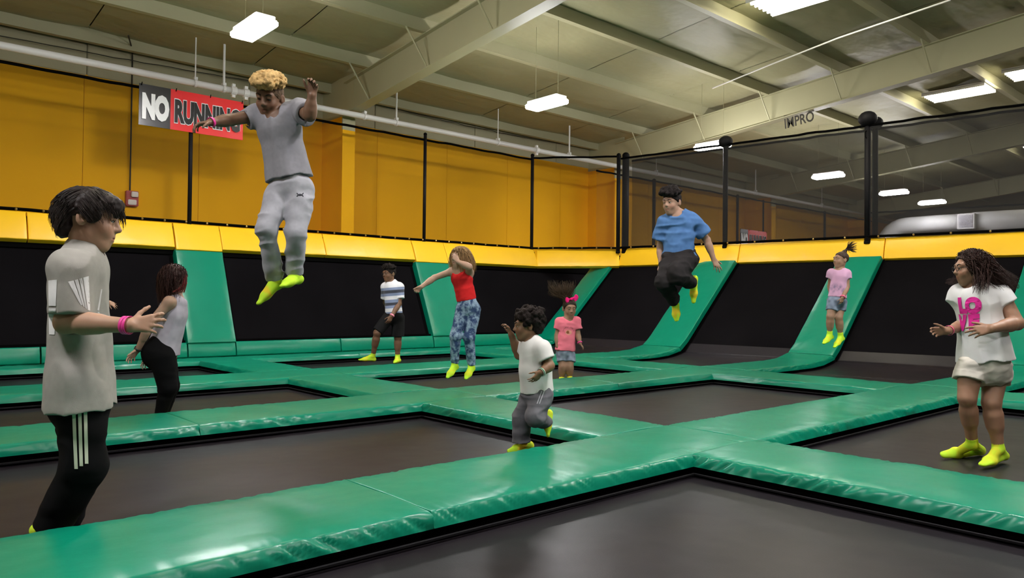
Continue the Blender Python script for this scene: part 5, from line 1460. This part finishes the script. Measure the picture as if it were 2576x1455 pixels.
for q, kk in ((F1, k1), (F2, k2)): sock(P.root, *q, kk, .88, P.h, top=.075)
P.bracelet(e1, w1, (.80, .14, .25), .95, .030, .022)
hairvol(P, (.045, .026, .017), .006, ((0, .078, .078), (0, -.62, .78)), [((0, -.05, .115), (.03, .03, .03), .02)])
pth = []; rg = np.random.default_rng(11); c0 = P.H.p(0, -.06, .13)
for i in range(130):
    e = J(2136+22*rg.random(), 606+30*rg.random(), -.06+.12*rg.random()); pth.append(bez(c0+rg.normal(size=3)*.008, c0+_R*.05+_U*.045, e-_R*.03, e, 8))
strandhair(P, pth, .0045, .001, (.045, .028, .018), 'ponytail_lock', .4)

# ---- girl in the LOVE shirt
P = Person(5.45, 'girl in white LOVE T-shirt, pale shorts and glasses, dark hair swinging, standing at right', 1.03, (.40, .22, .14), G(2470, 1150)); J = P.J
P.frame(J(2451, 726), J(2482, 915), V(-.72, 0, .70))
P.torso(P.b, {0: (.155, .13), .4: (.14, .12), .75: (.145, .11), .93: (.09, .065)})
s1, e1, w1 = J(2519, 746, -.04), J(2558, 814, -.14), J(2495, 827, -.30); s2, e2, w2 = J(2414, 748, .08), J(2428, 816, .12), J(2384, 833, -.06)
for s_ in (s1, s2): P.b.cone(P.tp(.9), s_, .07, .058, .05)
P.arm(s1, e1, w1, (.056, .048, .046, .031)); P.arm(s2, e2, w2, (.052, .042, .040, .028)); hand(P.b, w1, V(-.96, -.22, .12), V(-.15, -.35, -1), .175, 1, (10, 18, 14), 7, .6); hand(P.b, w2, V(-1, -.10, .2), V(-.1, -.3, 1), .155, -1, (25, 40, 25), 6, .6)
P.head(2441, 677, 0, (-.90, -.10, .40))
h1, k1, a1 = J(2441, 928, -.02), J(2433, 1002, -.06), J(2446, 1118, .06); h2, k2, a2 = J(2505, 928, .03), J(2494, 1014, -.06), J(2512, 1130, -.06)
P.leg(h1, k1, a1, (.085, .062, .056, .036)); P.leg(h2, k2, a2, (.088, .064, .058, .037))
F1 = (a1, G(2460, 1136, .0), G(2371, 1146, .0)); F2 = (a2, G(2522, 1154, .0), G(2471, 1172, .0)); foot(P.b, *F1, 1.0); foot(P.b, *F2, 1.0); P.body(); P.H.eyes(P.root, (.02, .012, .01), 0, glasses=(.012, .01, .012))
b = Sdf(P.h); P.torso(b, {.955: (.105, .075), .8: (.158, .118), .45: (.165, .140), .06: (.200, .168)}, cap=True)
for s_ in (s1, s2): b.cone(P.tp(.9), s_, .082, .072, .05)
se1, se2 = J(2535, 766, -.07), J(2405, 765, .085); sleeve(b, s1, se1, .072, .078, .035); sleeve(b, s2, se2, .070, .068, .035); collar(P, b, .075, .9); hollow(b, s1, se1, .048, .060)

b = P.cloth('t_shirt', b, (.66, .65, .65), FOLD(P, .010, 8))
up = P.up; ax = -P.lat; bot = P.up
for word, u, v_ in (('L', 2421, 771), ('O', 2447, 771), ('V', 2423, 814), ('E', 2450, 813)):
    me = textmesh(word, .140, .012, 0, {'L': .8, 'O': .76, 'V': .7, 'E': .85}[word], res=6); bm = bmesh.new(); bm.from_mesh(me); bmesh.ops.triangulate(bm, faces=bm.faces); bmesh.ops.subdivide_edges(bm, edges=[e for e in bm.edges if e.calc_length() > .02], cuts=3, use_grid_fill=False); bmesh.ops.triangulate(bm, faces=bm.faces); bm.to_mesh(me); bm.free()
    co = np.array([q.co[:] for q in me.vertices]); o0 = b.project([J(u, v_, -.5)], None, .9)[0][0]+P.fr*.30; pts = o0+ax*co[:, 0:1]+bot*co[:, 1:2]
    pr, hit = b.project(pts, -P.fr, .6); fs = np.array([p.vertices[:] for p in me.polygons]); pq = pr[fs]; fs = fs[hit[fs].all(1) & (np.linalg.norm(pq-np.roll(pq, 1, 1), axis=2).max(1) < .05)]; cpart('letter', pr+P.fr*.0075, fs, M['cloth'], P.root, (.62, .03, .27), label='pink letter '+word)
b = Sdf(P.h); P.torso(b, {.12: (.155, .135), -.02: (.170, .145)}); b.cone(h1, J(2437, 956, -.04), .098, .095, .04, cap=True); b.cone(h2, J(2501, 960, .0), .104, .102, .04, cap=True)
for e_, hh in ((J(2437, 956, -.04), h1), (J(2501, 960, .0), h2)): d = nrm(hh-e_); b.cone(e_+d*.05, e_, .100 if hh is h1 else .107, .099 if hh is h1 else .106, .004, cap=True, capa=True); hollow(b, hh, e_, .075, .085)
P.cloth('shorts', b, lambda v: np.array((.52, .49, .43))*(1+.08*vnoise(v*40, 3))[:, None], FOLDH(P, .007, 12))
for q, kk in ((F1, k1), (F2, k2)): sock(P.root, *q, kk, 1.03, P.h, top=.06, blend=.45)
P.bracelet(e2, w2, (.75, .10, .22), .93, .034, .012)
hairvol(P, (.030, .013, .010), .014, ((0, .072, .084), (0, -.86, .5)), [((0, -.060, -.01), (.082, .055, .09), .03), ((.0, -.06, -.05), (.065, .05, .06), .03)])
pth = []; rg = np.random.default_rng(13)
for p, d, q in scalp(P.H, 1500, 15, -.01, .05):
    r = rg.random()
    if q[1] > .25: r = .1
    if r < .66:
        t = rg.random(); e = J(2480+86*t, 738-26*t+30*(rg.random()-.5), -.12+.3*rg.random()); m1 = p+d*.07; m2 = e-_R*.10+_U*.07
    elif r < .93: e = J(2446+42*rg.random(), 724+18*rg.random(), -.17+.22*rg.random()); m1 = p+d*.05; m2 = e+_U*.09+_R*.02
    else: e = J(2378+30*rg.random(), 700+17*rg.random(), .05+.12*rg.random()); m1 = p+d*.05; m2 = e+_R*.09-_U*.02
    pth.append(bez(p+d*(.012+.02*rg.random()), m1, m2, e, 10))
strandhair(P, pth, .0026, .0006, (.032, .014, .011), 'hair_lock', .45)
